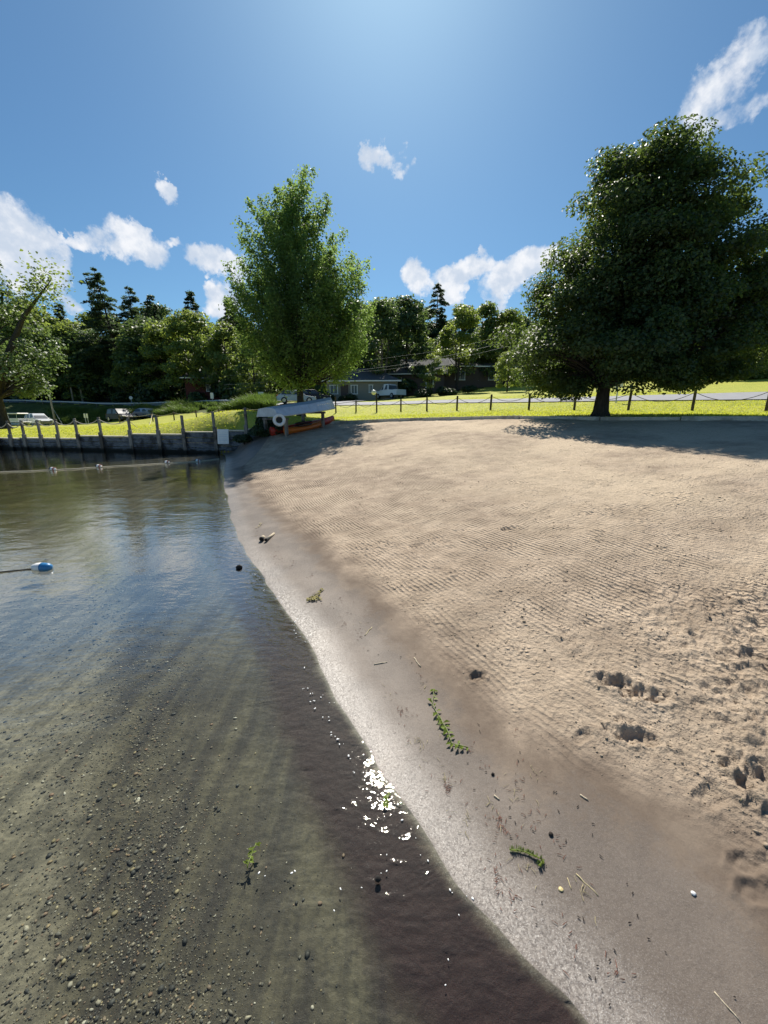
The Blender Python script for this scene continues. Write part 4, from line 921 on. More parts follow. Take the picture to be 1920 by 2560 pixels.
kl = MB(); kl.tube([(vs[i * 16 + 7][0], 0, vs[i * 16 + 7][2] + .012) for i in range(1, 26)], .016, 6)
for s_ in (4, 11): kl.tube([Vector(vs[i * 16 + s_]) * 1.004 for i in range(2, 24)], .010, 5)
kl.build('keel', simple('pale_metal_keel', (.42, .45, .47), .4, .6), boat)
dc = MB()
for i, x_ in enumerate(np.linspace(Lb * .60, Lb * .82, 7)):
    t = x_ / Lb; i0 = int(t * 26); a = Vector(vs[i0 * 16 + 2]); dc.box(a + Vector((0, -.012, 0)), (.075, .012, .075), rot=Matrix.Rotation(-.25 * (t - .4), 3, 'Z') @ Matrix.Rotation(R(8), 3, 'X'))
dc.build('decal_strip', M_white, boat)
def kayak(px1, y1, Y1, px2, y2, Y2, B, Hh, mat, label, cock=True):
    a = at(px1, y1, Y1); b = at(px2, y2, Y2); a.z = hgt(a.x, a.y); b.z = hgt(b.x, b.y); d = b - a; L = d.length; rot = d.to_track_quat('X', 'Z')
    root = empty('kayak', a, 0, label, 'kayak'); root.rotation_mode = 'QUATERNION'; root.rotation_quaternion = rot
    m = MB(); n = 24; k = 14; V_ = []
    for i in range(n + 1):
        t = i / n; w = max(.02, B / 2 * math.sin(math.pi * (.03 + .94 * t)) ** .6); hh = Hh * (.85 + .12 * (2 * t - 1) ** 4); 
        for j in range(k):
            a_ = 2 * math.pi * j / k; y_ = w * math.cos(a_); z_ = hh * (.5 + .5 * math.sin(a_)) + .02 * (2 * t - 1) ** 4; V_.append((L * t, y_, z_))
    F_ = [(i * k + j, i * k + (j + 1) % k, (i + 1) * k + (j + 1) % k, (i + 1) * k + j) for i in range(n) for j in range(k)] + [tuple(range(k))[::-1], tuple(n * k + j for j in range(k))]
    m.add(V_, F_); m.build('hull', mat, root, True)
    if cock: c = MB(); c.torus(.30, .022, 24, 8, Matrix.Translation((L * .48, 0, Hh * .84)) @ Matrix.Diagonal((1.5, .75, 1, 1))); c.build('cockpit_rim', M_black, root, True)
    h2 = MB(); h2.tube([(L * .04, -.03, Hh * .98), (L * .04, 0, Hh * 1.1), (L * .04, .03, Hh * .98)], .01, 6); h2.build('handle', M_black, root)
kayak(678, 1074, 15.6, 834, 1054, 18.9, .66, .36, M_red, 'long faded red kayak lying on the sand under the upturned boat, behind the orange one')
kayak(712, 1081, 15.5, 806, 1064, 17.5, .50, .30, M_orange, 'shorter orange kayak on the sand between the two rack posts')
lr = at(698, 1050, 14.3); ring = empty('life_ring', lr, ang * .2, 'white life ring hanging on the near post of the boat rack', 'life ring')
ring.scale = (.72, .72, .72)
m = MB(); m.torus(.235, .075, 28, 12, Matrix.Rotation(R(90), 4, 'X')); m.build('ring', M_white, ring, True)
m = MB(); m.torus(.315, .010, 28, 6, Matrix.Rotation(R(90), 4, 'X')); m.build('grab_line', M_rope, ring)
m = MB(); m.box((0, .06, 0), (.26, .04, .28), bev=.02); m.build('backing', M_black, ring)
# plants at the wall end
def at_ground(px, py): g = ground(px, py); return g
for (px, py, s, sz, k, mat, lab) in [(668, 1062, .36, .55, 0, M_bushd, 'small leafy shrub growing over the wall end beside the upturned boat'), (652, 1098, .34, .42, 1, M_bushd, 'low dark weedy clump at the sand foot of the wall below the boat'),
                                     (612, 1112, .34, .36, 2, M_bushd, 'low dark weedy clump between the white board and the wall end'), (690, 1090, .26, .36, 0, M_bushd, 'small dark weed tuft at the tip of the red kayak')]:
    g = at(px, py, 15.9 if py > 1070 else 16.6); g.z = hgt(g.x, g.y); bush2('shrub', k, mat, g, s, sz, lab, None, px * .1)
# ---------------------------------------------------------------- cars
def car(px, py, Y, rz, L, paint, kind, label, name='parked_car', rails=False):
    g = at(px, py, Y); z = hgt(g.x, g.y); root = empty(name, (g.x, g.y, z), rz, label, 'car'); Wd = 1.82
    if kind == 'suv': H = 1.70; low = [(-.5, .34), (-.49, .75), (-.46, .98), (.20, .98), (.44, .88), (.5, .66), (.5, .34)]; up = [(-.46, .98), (-.42, 1.58), (-.32, 1.68), (.05, 1.68), (.24, .99)]
    elif kind == 'pickup': H = 1.8; low = [(-.5, .42), (-.5, 1.08), (.12, 1.08), (.16, 1.02), (.44, .98), (.5, .8), (.5, .42)]; up = [(-.14, 1.06), (-.11, 1.72), (-.05, 1.80), (.10, 1.80), (.24, 1.04)]
    else: H = 1.45; low = [(-.5, .30), (-.5, .72), (-.44, .92), (.22, .88), (.46, .74), (.5, .56), (.5, .30)]; up = [(-.44, .90), (-.28, 1.36), (-.18, 1.44), (.04, 1.44), (.24, .88)]
    def slab(poly, w0, w1, zlo, zhi):
        m = MB(); n = len(poly); vs = []
        for s_ in (-1, -.94, .94, 1):
            for x, zz in poly:
                f = (zz - zlo) / max(.01, zhi - zlo); w = w0 + (w1 - w0) * f; sh = 1 if abs(s_) < 1 else .975; zc = zz if abs(s_) < 1 else zz * .985 + .008
                vs.append((x * L * sh, s_ * w / 2, zc))
        fs = [tuple(range(n)), tuple(3 * n + q for q in range(n - 1, -1, -1))]
        for l in range(3):
            for q in range(n): fs.append((l * n + q, (l + 1) * n + q, (l + 1) * n + (q + 1) % n, l * n + (q + 1) % n))
        return m.add(vs, fs)
    slab(low, Wd, Wd * .95, .3, 1.0).build('body', paint, root)
    slab(up, Wd * .93, Wd * .76, .95, H).build('cabin', paint, root)
    x0, x1 = up[0][0] * L, up[-1][0] * L; zt = H - .12; zb2 = up[0][1] + .06
    for s_ in (-1, 1):
        yb = s_ * (Wd * .93 / 2 - .012 + .016); yt = s_ * (Wd * .78 / 2 + .018)
        for (xa, xb) in ((.06, .48), (.52, .90)):
            xa_ = x0 + (x1 - x0) * xa; xb_ = x0 + (x1 - x0) * xb; k_ = .10 * L * (1 if xa > .5 else .2)
            gl = MB(); gl.add([(xa_ + .12, yb, zb2), (xb_ - .04, yb, zb2), (xb_ - k_ - .12, yt, zt), (xa_ + .18, yt, zt)], [(0, 1, 2, 3)]); gl.build('side_window', M_glassd, root)
    ws = MB(); wa, wb = up[-1], up[-2]; e_ = .02
    ws.add([((wa[0]) * L + e_ - .04, -Wd * .42, wa[1] + .05), (wa[0] * L + e_ - .04, Wd * .42, wa[1] + .05), (wb[0] * L + e_ + .03, Wd * .34, wb[1] - .06), (wb[0] * L + e_ + .03, -Wd * .34, wb[1] - .06)], [(0, 1, 2, 3)]); ws.build('windscreen', M_glassd, root)
    rw_ = MB(); wa, wb = up[0], up[1]; rw_.add([(wa[0] * L - e_, -Wd * .42, wa[1] + .08), (wa[0] * L - e_, Wd * .42, wa[1] + .08), (wb[0] * L - e_, Wd * .36, wb[1] - .05), (wb[0] * L - e_, -Wd * .36, wb[1] - .05)], [(3, 2, 1, 0)]); rw_.build('rear_window', M_glassd, root)
    for xx in (-.31, .32):
        for s_ in (-1, 1):
            t = MB(); t.lathe([(.20, -.11), (.33, -.10), (.35, -.05), (.35, .05), (.33, .10), (.20, .11)], 20, Matrix.Translation((xx * L, s_ * (Wd / 2 - .09), .34)) @ Matrix.Rotation(R(90), 4, 'X')); w_ = t.build('wheel', M_black, root, True)
            t = MB(); t.lathe([(.02, -.118), (.20, -.122), (.22, 0), (.20, .122), (.02, .118)], 14, Matrix.Translation((xx * L, s_ * (Wd / 2 - .09), .34)) @ Matrix.Rotation(R(90), 4, 'X')); t.build('rim', M_rim, w_)
    for s_ in (-1, 1):
        t = MB(); t.box((L * .478, s_ * Wd * .37, .72), (.12, .36, .14), bev=.03); t.build('headlight', M_lamp, root)
        t = MB(); t.box((-L * .484, s_ * Wd * .40, .84), (.09, .22, .24), bev=.03); t.build('tail_light', M_red, root)
        t = MB(); t.box((L * .19, s_ * (Wd / 2 + .06), 1.02), (.14, .18, .12), bev=.03); t.build('mirror', paint, root)
    t = MB(); t.box((L * .497, 0, .50), (.08, Wd * .8, .20), bev=.03); t.build('bumper', M_black, root)
    return root
car(99, 1063, 57, R(-28), 4.5, M_carw, 'suv', 'white suv parked below the bank at the far left, nose pointing right')
car(304, 1052.5, 54, R(-30), 4.4, M_card, 'suv', 'dark navy suv parked behind the lawn posts below the green bank')
car(374, 1046.5, 56, R(-20), 4.4, M_cars, 'sedan', 'silver car, only roof and windows showing, right of the dark navy suv')
car(975, 1000.5, 52, R(130), 4.3, M_carw, 'pickup', 'white pickup parked beside the bungalow under the multi stemmed tree', 'pickup_truck')
car(742, 1006, 46, R(12), 4.4, M_cars, 'sedan', 'pale grey car in the driveway partly hidden by the upright maple trunk')
car(783, 1001, 49.5, R(10), 4.4, M_card, 'sedan', 'dark car in front of the bungalow, right of the upright maple trunk')
# small white pontoon boat with flat canopy, by the parked suv
g = at(36, 1064, 54); g.z = hgt(g.x, g.y); pt = empty('pontoon_boat', g, 0, 'small white boat with a flat canopy on thin poles, beside the thick tree trunk', 'boat')
for s_ in (-1, 1): m = MB(); m.tube([(-1.9, s_ * .6, .28), (-1.6, s_ * .6, .22), (1.3, s_ * .6, .22), (1.8, s_ * .6, .38)], [.1, .22, .22, .04], 12); m.build('pontoon', M_alum, pt, True)
m = MB(); m.box((0, 0, .50), (3.5, 1.7, .08), bev=.02); m.box((0, -.8, .78), (2.9, .04, .42), bev=.01); m.box((0, .8, .78), (2.9, .04, .42), bev=.01); m.build('deck', M_white, pt)
for sx in (-1, 1):
    for sy in (-1, 1): m = MB(); m.tube([(sx * 1.2, sy * .75, .52), (sx * 1.3, sy * .75, 1.55)], .022, 6); m.build('pole', M_alum, pt)
m = MB(); m.box((0, 0, 1.62), (3.1, 1.75, .14), bev=.05); m.build('canopy', M_white, pt)
# pale poles along the shore of the parking ground
for i, (px, yb, Y, yt, lab) in enumerate([(138, 1055, 62, 955, 'slim pale utility pole nearest the white suv, standing below the bank'), (183, 1001, 80, 938, 'short pale utility pole, left one of the pair at the edge of the wood'), (206, 999, 80, 930, 'pale utility pole, right one of the pair at the edge of the wood')]):
    g = at(px, yb, Y); g.z = hgt(g.x, g.y); zt = at(px - 12, yt, Y).z; o = empty('utility_pole', g, 0, lab, 'utility pole'); m = MB(); hh = zt - g.z
    m.tube([(0, 0, -.3), (0, 0, hh * .5), (.02, 0, hh)], [.16, .14, .11], 10); m.build('pole', M_pole, o, True)
    m = MB(); m.box((0, 0, hh - .5), (1.6, .10, .10), bev=.01); m.build('crossarm', M_pole, o)
    if i == 0: m = MB(); m.tube([(0, 0, hh * .42), (1.5, -.5, 0)], .02, 6); m.build('guy_wire', M_alum, o)
# wires
def wire(name, pts, r, label, sag):
    P = [at(*q) for q in pts]; m = MB(); o = P[0]
    for a, b in zip(P[:-1], P[1:]): m.tube([q - o for q in rope_pts(a, b, sag, 16)], r, 6)
    x = m.build(name, simple(name + '_metal_' + str(int(pts[0][1])), (.20, .21, .23), .7, .1), None, False, o); tag(x, label, 'power line', 'power lines beyond the lawn')
wire('power_line', [(560, 962, 58), (905, 924, 44), (1260, 856, 33), (1900, 700, 24)], .014, 'lower thick power line crossing in front of the dark trees', .25)
wire('power_line', [(560, 972, 58), (905, 929, 44), (1260, 868, 33), (1900, 720, 24)], .010, 'thin power line hung just under the thick one', .30)
wire('power_line', [(560, 940, 58), (1015, 888, 42), (1260, 838, 33), (1900, 665, 24)], .009, 'topmost faint power line in front of the dark trees', .2)
# guard rail along the far road
gr_pts = [at(*a) for a in [(-200, 1006, 84), (20, 1004, 78), (200, 1009, 73), (330, 1014, 68), (470, 1014, 60), (560, 1014, 55.5), (640, 1014, 51)]]
gr = empty('guard_rail', gr_pts[0], 0, 'long galvanised guard rail beside the raised road above the bank', 'guard rail'); go_ = gr_pts[0]
pp = []
for a, b in zip(gr_pts[:-1], gr_pts[1:]):
    n = max(1, int((b - a).length / 4)); pp += [a.lerp(b, k / n) for k in range(n)]
pp.append(gr_pts[-1])
for p_ in pp: p_.z = hgt(p_.x, p_.y)
m = MB(); m.tube([p_ - go_ + Vector((0, -.08, .58)) for p_ in pp], .10, 6); m.build('rail', M_alum, gr)
for p_ in pp: m = MB(); m.box(p_ - go_ + Vector((0, 0, .28)), (.10, .12, .72)); m.build('post', M_barkp, gr)
# signs
def sign(px, yb, Y, ytop, w, h, mat, label, shape='box', name='road_sign', rz=0):
    g = at(px, yb, Y); g.z = hgt(g.x, g.y); zt = at(px, ytop, Y).z; o = empty(name, g, rz, label, 'sign'); m = MB(); m.tube([(0, 0, -.2), (0, 0, max(.6, zt - g.z - h * .3))], .035, 8); m.build('pole', M_alum, o)
    m = MB()
    if shape == 'box': m.box((0, -.05, zt - g.z - h / 2), (w, .025, h), bev=.008)
    else: m.lathe([(w / 2 * .96, -.012), (w / 2, 0), (w / 2 * .96, .012)], 8 if shape == 'oct' else 20, Matrix.Translation((0, -.05, zt - g.z - h / 2)) @ Matrix.Rotation(R(90), 4, 'X') @ Matrix.Rotation(R(22.5), 4, 'Z'))
    m.build('sign_plate', mat, o); return o
sign(534, 1026, 53, 982, .42, .75, M_white, 'narrow white roadside sign on a thin pole left of the upright maple')
sign(655, 1016, 47, 980, .62, .45, M_white, 'small pale rectangular sign standing at the road left of the upright maple trunk')
sign(90, 1002, 80, 982, .8, .8, M_redf, 'dull red octagonal sign by the road, above the white suv', 'oct')
sign(330, 1011, 70, 990, .6, .6, M_alum, 'round grey sign back beside the ragged conifer trunk', 'round')
sign(79, 1052, 60, 1036, .34, .6, M_white, 'tiny white marker sign just above the white suv roof', name='marker_sign')
for k, px in enumerate((214, 220)): sign(px, 1050, 58, 1034, .26, .62, M_white, ('left' if k == 0 else 'right') + ' one of two slim white markers below the bank, between the suvs', name='marker_sign')
sign(1540, 1004, 23.5, 957, .50, .26, M_white, 'small white street sign showing just right of the spreading maple trunk', name='street_sign')
sign(1700, 986, 27, 955, .04, .3, M_postd, 'thin bare marker stake at the far road verge right of the spreading maple trunk', name='marker_stake')
# ---------------------------------------------------------------- houses
def house(px, py, Y, rz, W_, Dp, Hw, Hr, wallm, roofm, label, wins, door=None, hip=True, chim=True, gable_dir=0):
    g = at(px, py, Y); g.z = hgt(g.x, g.y) - .1; o = empty('house', g, rz, label, 'house')
    m = MB(); m.box((0, Dp / 2, Hw / 2 - .6), (W_, Dp, Hw + 1.2)); m.build('wall', wallm, o)
    e = .5; x, y0, y1 = W_ / 2 + e, -e, Dp + e; ins = Dp / 2 if hip else 0
    m = MB(); m.add([(-x, y0, Hw), (x, y0, Hw), (x, y1, Hw), (-x, y1, Hw), (-x + ins, Dp / 2, Hw + Hr), (x - ins, Dp / 2, Hw + Hr), (-x, y0, Hw + .14), (x, y0, Hw + .14), (x, y1, Hw + .14), (-x, y1, Hw + .14)],
                    [(3, 2, 1, 0), (0, 1, 7, 6), (1, 2, 8, 7), (2, 3, 9, 8), (3, 0, 6, 9), (6, 7, 5, 4), (7, 8, 5), (8, 9, 4, 5), (9, 6, 4)]); rf = m.build('roof', roofm, o)
    if chim: m = MB(); m.box((W_ * .2, Dp * .55, Hw + Hr * .8), (.7, .7, 1.5)); m.build('chimney', M_siding2, rf)
    m = MB(); m.box((0, -e - .03, Hw + .05), (W_ + 2 * e, .05, .16)); m.build('fascia', M_white, rf)
    for (wx_, wz, ww, wh) in wins:
        m = MB(); t = .09
        for (cx, cz, sx, sz) in ((0, wh / 2, ww + 2 * t, t), (0, -wh / 2, ww + 2 * t, t), (-ww / 2, 0, t, wh), (ww / 2, 0, t, wh), (0, 0, .05, wh)): m.box((wx_ + cx, -.05, wz + cz), (sx, .10 + (.004 if sz > sx else 0), sz))
        fr = m.build('window', M_white, o); m = MB(); m.box((wx_, -.018, wz), (ww, .03, wh)); m.build('pane', M_glassd, fr)
    if door: m = MB(); m.box((door, -.03, 1.05), (1.0, .06, 2.1), bev=.01); d_ = m.build('door', M_siding2, o); m = MB(); m.lathe([(.02, 0), (.04, .03), (.02, .06)], 10, Matrix.Translation((door + .38, -.06, 1.0)) @ Matrix.Rotation(R(90), 4, 'X')); m.build('handle', M_rim, d_)
    return o
house(905, 1003, 53, R(-3), 9.4, 8, 2.5, 2.1, M_siding, M_roof, 'low beige bungalow with a grey hipped roof and small white framed windows', [(-1.0, 1.5, .8, 1.1), (1.2, 1.6, .45, .95), (3.4, 1.6, .45, .95), (-3.7, 1.5, 1.0, 1.1)], -2.3)
house(1035, 990, 58, R(-8), 8.5, 8, 2.8, 2.6, M_siding2, M_roof, 'dark brown house deep in shade between the bungalow and the long low house', [(-2, 1.6, 1.2, 1.2), (2.2, 1.6, 1.0, 1.2)], 0.3, False)
house(1215, 969, 60, R(4), 15, 8, 2.9, 2.2, M_siding2, M_roof, 'long low dark house at the top of the lawn, left of the spreading maple', [(-4, 1.7, 1.4, 1.2), (1, 1.7, 1.4, 1.2), (5.2, 1.7, 2.4, 1.3)], -1.6, False)
house(590, 1000, 68, R(6), 16, 8, 3.4, 1.6, M_siding3, M_roof, 'dark maroon building deep in the shade left of the upright maple trunk', [(-4, 1.9, 1.2, 1.1), (2, 1.9, 1.2, 1.1)], None, False, False)
# clipped shrubs and a stone heap at the top right of the lawn
for i, (px, py, Y, s, lab) in enumerate([(1905, 955, 58, 1.9, 'rounded clipped shrub at the right edge on top of the rising lawn'), (1862, 957, 58, 1.4, 'smaller pale shrub next to the stone heap on the rising lawn'), (1790, 957, 60, 1.3, 'grey green shrub behind the stone heap'),
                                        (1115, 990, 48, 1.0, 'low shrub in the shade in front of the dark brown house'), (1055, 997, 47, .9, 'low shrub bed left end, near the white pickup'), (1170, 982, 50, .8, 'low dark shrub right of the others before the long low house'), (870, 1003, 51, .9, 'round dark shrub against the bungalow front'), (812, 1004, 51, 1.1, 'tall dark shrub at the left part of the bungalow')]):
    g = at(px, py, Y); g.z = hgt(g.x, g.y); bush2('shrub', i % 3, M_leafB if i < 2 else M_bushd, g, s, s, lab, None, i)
g = at(1830, 958, 59); g.z = hgt(g.x, g.y); m = MB(); r5 = random.Random(5)
for k in range(46):
    c = Vector((r5.uniform(-2.6, 2.6), r5.uniform(-.7, .7), r5.uniform(0, .9))); s = r5.uniform(.2, .5); m.box(c, (s * 1.3, s, s * .8), bev=s * .2, rot=Matrix.Rotation(r5.uniform(0, 3), 3, 'Z') @ Matrix.Rotation(r5.uniform(-.5, .5), 3, 'X'))
o = m.build('stone_heap', M_stone, None, False, g); tag(o, 'heap of grey stones between the shrubs on the rising lawn', 'stone heap')
# ---------------------------------------------------------------- tall weeds on the bank, grass fringe
def blades(name, P, h, w, rng, mat, lean=.35, label=None):
    n = len(P); a = rng.rand(n) * 6.283; d = np.stack([np.cos(a), np.sin(a), np.zeros(n)], 1); l = np.stack([rng.normal(0, lean, n), rng.normal(0, lean, n), np.ones(n)], 1)
    hh = h[:, None]; v0 = P - d * w[:, None] * .5; v1 = P + d * w[:, None] * .5; m1 = P + l * hh * .55 + d * w[:, None] * .35; m0 = P + l * hh * .55 - d * w[:, None] * .35; l2 = l.copy(); l2[:, :2] *= 1.6; t = P + l2 * hh
    V = np.stack([v0, v1, m1, m0, t + d * w[:, None] * .05, t - d * w[:, None] * .05], 1).reshape(-1, 3); b = np.arange(n)[:, None] * 6
    F_ = np.concatenate([b + [0, 1, 2, 3], b + [3, 2, 4, 5]]); me = np_mesh(name, V, F_, False, {'tint': np.repeat(rng.rand(n), 6)}); o = link(name, me, mat); tag(o, label, None, None, 'stuff'); return o
rng = np.random.RandomState(12)
def scatter(px0, px1, Y0f, Y1f, n):
    px = rng.uniform(px0, px1, n); Y = Y0f(px) + (Y1f(px) - Y0f(px)) * rng.rand(n); X = (px - 960) / F_PX * Y / 1.0 * (1 / (cp + .27 * sp)) * 1.03; z = base_height(X, Y)[0]; return np.stack([X, Y, z], 1)
bx = [-300, 100, 300, 500, 560, 640, 700]; bY1 = [84, 74, 66, 56, 52.5, 48, 44]; bY0 = [66, 64, 61, 48, 45, 43, 41]
P = scatter(150, 690, lambda p: np.interp(p, bx, bY0), lambda p: np.interp(p, bx, bY1), 70000)
cl_ = fbm(P[:, 0] * .35, P[:, 1] * .35, 3); P = P[cl_ > .36]; cl_ = cl_[cl_ > .36]
blades('tall_weeds', P, rng.uniform(.2, .6, len(P)) + (cl_ - .36) * 2.6, rng.uniform(.04, .12, len(P)), rng, M_weed)
# lawn blades where the grass is nearest
def lawn_pts(n, x0, x1, y0, y1):
    X = rng.uniform(x0, x1, n); Y = rng.uniform(y0, y1, n); ok = ~inpoly(X, Y, beach_poly) & ~inpoly(X, Y, water_poly); X, Y = X[ok], Y[ok]; return np.stack([X, Y, base_height(X, Y)[0]], 1)
P = np.concatenate([lawn_pts(70000, -24, 20, 11.5, 24), lawn_pts(36000, -30, 22, 24, 36)]); d_ = segdist(P[:, 0], P[:, 1], np.array([tuple(p[:2]) for p in edge_pts]))
M_blade = mat_leaf('lawn_blades', (0.34, 0.38, 0.05), (0.50, 0.50, 0.07), (0.75, 0.78, 0.07), .5, .6, .3)
dw = segdist(P[:, 0], P[:, 1], wl)
P = P[(d_ > .12) & (dw > .35)]; P[:, 2] -= .01
blades('grass', P, rng.uniform(.025, .06, len(P)), rng.uniform(.02, .05, len(P)), rng, M_blade, .5)
# ---------------------------------------------------------------- pebbles on the lake bed
ico_v = []; ph = (1 + 5 ** .5) / 2
for a_ in (-1, 1):
    for b_ in (-ph, ph): ico_v += [(0, a_, b_), (a_, b_, 0), (b_, 0, a_)]
ico_v = np.array(ico_v); ico_v /= np.linalg.norm(ico_v[0])
import itertools
ico_f = [f for f in itertools.combinations(range(12), 3) if all(abs(np.linalg.norm(ico_v[f[i]] - ico_v[f[(i + 1) % 3]]) - 1.0515) < .01 for i in range(3))]
ico_f = np.array([f if np.dot(np.cross(ico_v[f[1]] - ico_v[f[0]], ico_v[f[2]] - ico_v[f[0]]), ico_v[f[0]]) > 0 else f[::-1] for f in ico_f])
def pebbles(name, P, s, rng, mat, flat=.5):
    n = len(P); V = ico_v[None] * (1 + rng.normal(0, .16, (n, 12, 1))); sc_ = np.stack([rng.uniform(.7, 1.3, n), rng.uniform(.5, 1, n), rng.uniform(.30, .55, n) * flat / .5], 1)
    V = V * sc_[:, None] * s[:, None, None] * .5; a = rng.rand(n) * 6.283; c, s_ = np.cos(a)[:, None], np.sin(a)[:, None]
    V = np.stack([V[..., 0] * c - V[..., 1] * s_, V[..., 0] * s_ + V[..., 1] * c, V[..., 2]], -1) + P[:, None]
    F_ = (ico_f[None] + (np.arange(n) * 12)[:, None, None]).reshape(-1, 3); me = np_mesh(name, V.reshape(-1, 3), F_, True, {'tint': np.repeat(rng.rand(n), 12)}); return link(name, me, mat)
m_, N = material('lake_pebbles'); t_ = N.n('ShaderNodeAttribute', attribute_name='tint').outputs['Fac']
cr = N.n('ShaderNodeValToRGB', ins={0: t_}); e = cr.color_ramp; e.elements[0].color = (.05, .05, .05, 1); e.elements[1].color = (.46, .42, .33, 1); e.elements[1].position = .93
for p_, c_ in ((.30, (.11, .112, .11)), (.50, (.20, .19, .165)), (.66, (.28, .25, .20)), (.76, (.32, .21, .15)), (.84, (.40, .34, .20)), (1.0, (.65, .63, .57))): x = e.elements.new(p_); x.color = (*c_, 1)
Pn = N.n('ShaderNodeNewGeometry').outputs['Position']
finish(N, N.n('ShaderNodeBsdfPrincipled', ins={'Base Color': N.mix(N.ss(N.noise(Pn, 160, 3, .6), .35, .7, 0, .4), cr.outputs[0], (.05, .05, .045)), 'Roughness': .6, 'Specular IOR Level': .3}).outputs[0]); M_peb = m_
n = 150000; r = .55 + 7.5 * rng.rand(n) ** 1.25; th = rng.uniform(-R(75), R(20), n); X = r * np.sin(th); Y = r * np.cos(th)
sd = shore_sd(X, Y); dens = np.exp(-((sd + 1.02 + .05 * Y) / .26) ** 2) * 1.0 + .42 * sm(fbm(X * .9 + 3, Y * 1.3, 4, .6), .47, .62) * sm(-sd, .9, 1.5) + .04 * sm(-sd, .25, .6)
k = (rng.rand(n) < dens) & (sd < -.12); X, Y, sd = X[k], Y[k], sd[k]; Z = base_height(X, Y)[0]
s = np.clip(rng.lognormal(-5.35, .58, len(X)), .0022, .022) * (.9 + .10 * np.hypot(X, Y)); Z = Z + s * .08 + (fbm(X * 2.5, Y * 2.5, 4) - .5) * .02 * sm(-sd, .3, 1.2)
X0, Y0, Z0, s0 = X, Y, Z, s
n = 90000; r = .5 + 5.5 * rng.rand(n) ** 1.2; th = rng.uniform(-R(60), R(20), n); X = r * np.sin(th); Y = r * np.cos(th); sd = shore_sd(X, Y)
k = rng.rand(n) < np.exp(-((sd + .88 + (fbm(X * 3, Y * 3, 3) - .5) * .3) / .13) ** 2) * .95; X, Y, sd = X[k], Y[k], sd[k]; Z = base_height(X, Y)[0]; s = np.clip(rng.lognormal(-5.5, .42, len(X)), .0025, .012) * (.85 + .15 * np.hypot(X, Y))
Z = Z + s * .1 + (fbm(X * 2.5, Y * 2.5, 4) - .5) * .02 * sm(-sd, .3, 1.2)
X, Y, Z, s = [np.concatenate(q) for q in ((X0, X), (Y0, Y), (Z0, Z), (s0, s))]
o = pebbles('gravel', np.stack([X, Y, Z], 1), s, rng, M_peb); tag(o, kind='stuff')
print('pebbles', len(X))
# sand crumbs and little plant bits on the beach
n = 26000; r = 1.0 + 9 * rng.rand(n) ** 1.3; th = rng.uniform(-R(20), R(62), n); X = r * np.sin(th); Y = r * np.cos(th); rk2 = rake_sd(X, Y); sd = shore_sd(X, Y)
k = (rk2 > .05) & (rng.rand(n) < sm(fbm(X * 1.6, Y * 1.6, 4, .6), .42, .66) * sm(rk2, 0, .4) + .03 + .5 * sm(X, 1.2, 2.2) * (1 - sm(Y, 2, 3.4))); X, Y, rk2 = X[k], Y[k], rk2[k]
def gz(X, Y):  # height of the finished terrain by nearest grid point
    rr = np.hypot(X, Y); ti = np.clip(np.round((np.arctan2(X, Y) - TH[0]) / .00215).astype(int), 0, len(th_d) - 1); ri = np.clip(np.searchsorted(RR, rr), 1, nR - 1); ri = np.where(rr - RR[ri - 1] < RR[ri] - rr, ri - 1, ri); return GZ[ri * nT + ti]
def gzp(p): return float(gz(np.array([p.x]), np.array([p.y]))[0])
s = np.clip(rng.lognormal(-5.15, .5, len(X)), .003, .028); M_clod = simple('sand_crumb', (.42, .335, .245), .95, 0, .2, 60, .001, .1)
o = pebbles('sand_clods', np.stack([X, Y, gz(X, Y) + s * .18], 1), s, rng, M_clod, .75); tag(o, kind='stuff')
def bits(name, px_c, n, ln, wd, mat, spread, seed, jit=1.0):
    rg = np.random.RandomState(seed); P = []
    for (px, py, w) in px_c:
        g = ground(px, py); m2 = int(n * w * .5); q = rg.normal(0, spread, (m2, 2)) * [.55, 1.0] * rg.choice([.35, .8, 1.7], (m2, 1)); P.append(np.stack([g.x + q[:, 0], g.y + q[:, 1]], 1))
    P = np.concatenate(P); k = shore_sd(P[:, 0], P[:, 1]) > .01; P = P[k]; z = gz(P[:, 0], P[:, 1]) + .004; C = np.column_stack([P, z]); m = MB()
    for c in C:
        a = rg.rand() * 6.283; L_ = ln * rg.uniform(.4, 1.4); dx, dy = math.cos(a) * L_ / 2, math.sin(a) * L_ / 2; bz = rg.uniform(0, .18) * L_
        m.tube([(c[0] - dx, c[1] - dy, c[2]), (c[0] + dy * rg.uniform(-.2, .2), c[1] - dx * rg.uniform(-.2, .2), c[2] + bz * .5), (c[0] + dx, c[1] + dy, c[2] + bz * .3)], [wd, wd * .8, wd * .4], 4)
    o = m.build(name, mat); tag(o, kind='stuff'); return o
bits('plant_debris', [(1120, 1965, 1.3), (1250, 2060, 1.6), (1330, 2040, .5), (1400, 2110, .5), (1240, 2210, .5), (1000, 1780, .6), (1010, 1790, .5), (1245, 2180, .4), (1280, 2250, .6), (1420, 2330, .5), (1520, 2410, .4), (730, 1415, .6), (690, 1390, .5), (780, 1440, .5), (860, 1560, .6), (900, 1590, .5), (1050, 1690, .4), (850, 1500, .5), (1180, 1880, .5), (1290, 1960, .5), (1300, 1830, .3)], 44, .016, .0012, M_reddeb, .045, 3)
bits('dry_debris', [(1050, 1860, 1.4), (1110, 1950, .8), (785, 1488, .5), (1060, 1720, .5), (1160, 2040, .6), (1290, 1990, .7), (1330, 1930, .5), (1230, 2020, .6), (960, 1740, .4), (640, 1340, .5), (710, 1420, .4), (900, 1560, .4), (1460, 2230, .5), (1330, 2190, .5)], 34, .024, .0010, M_straw, .05, 4)
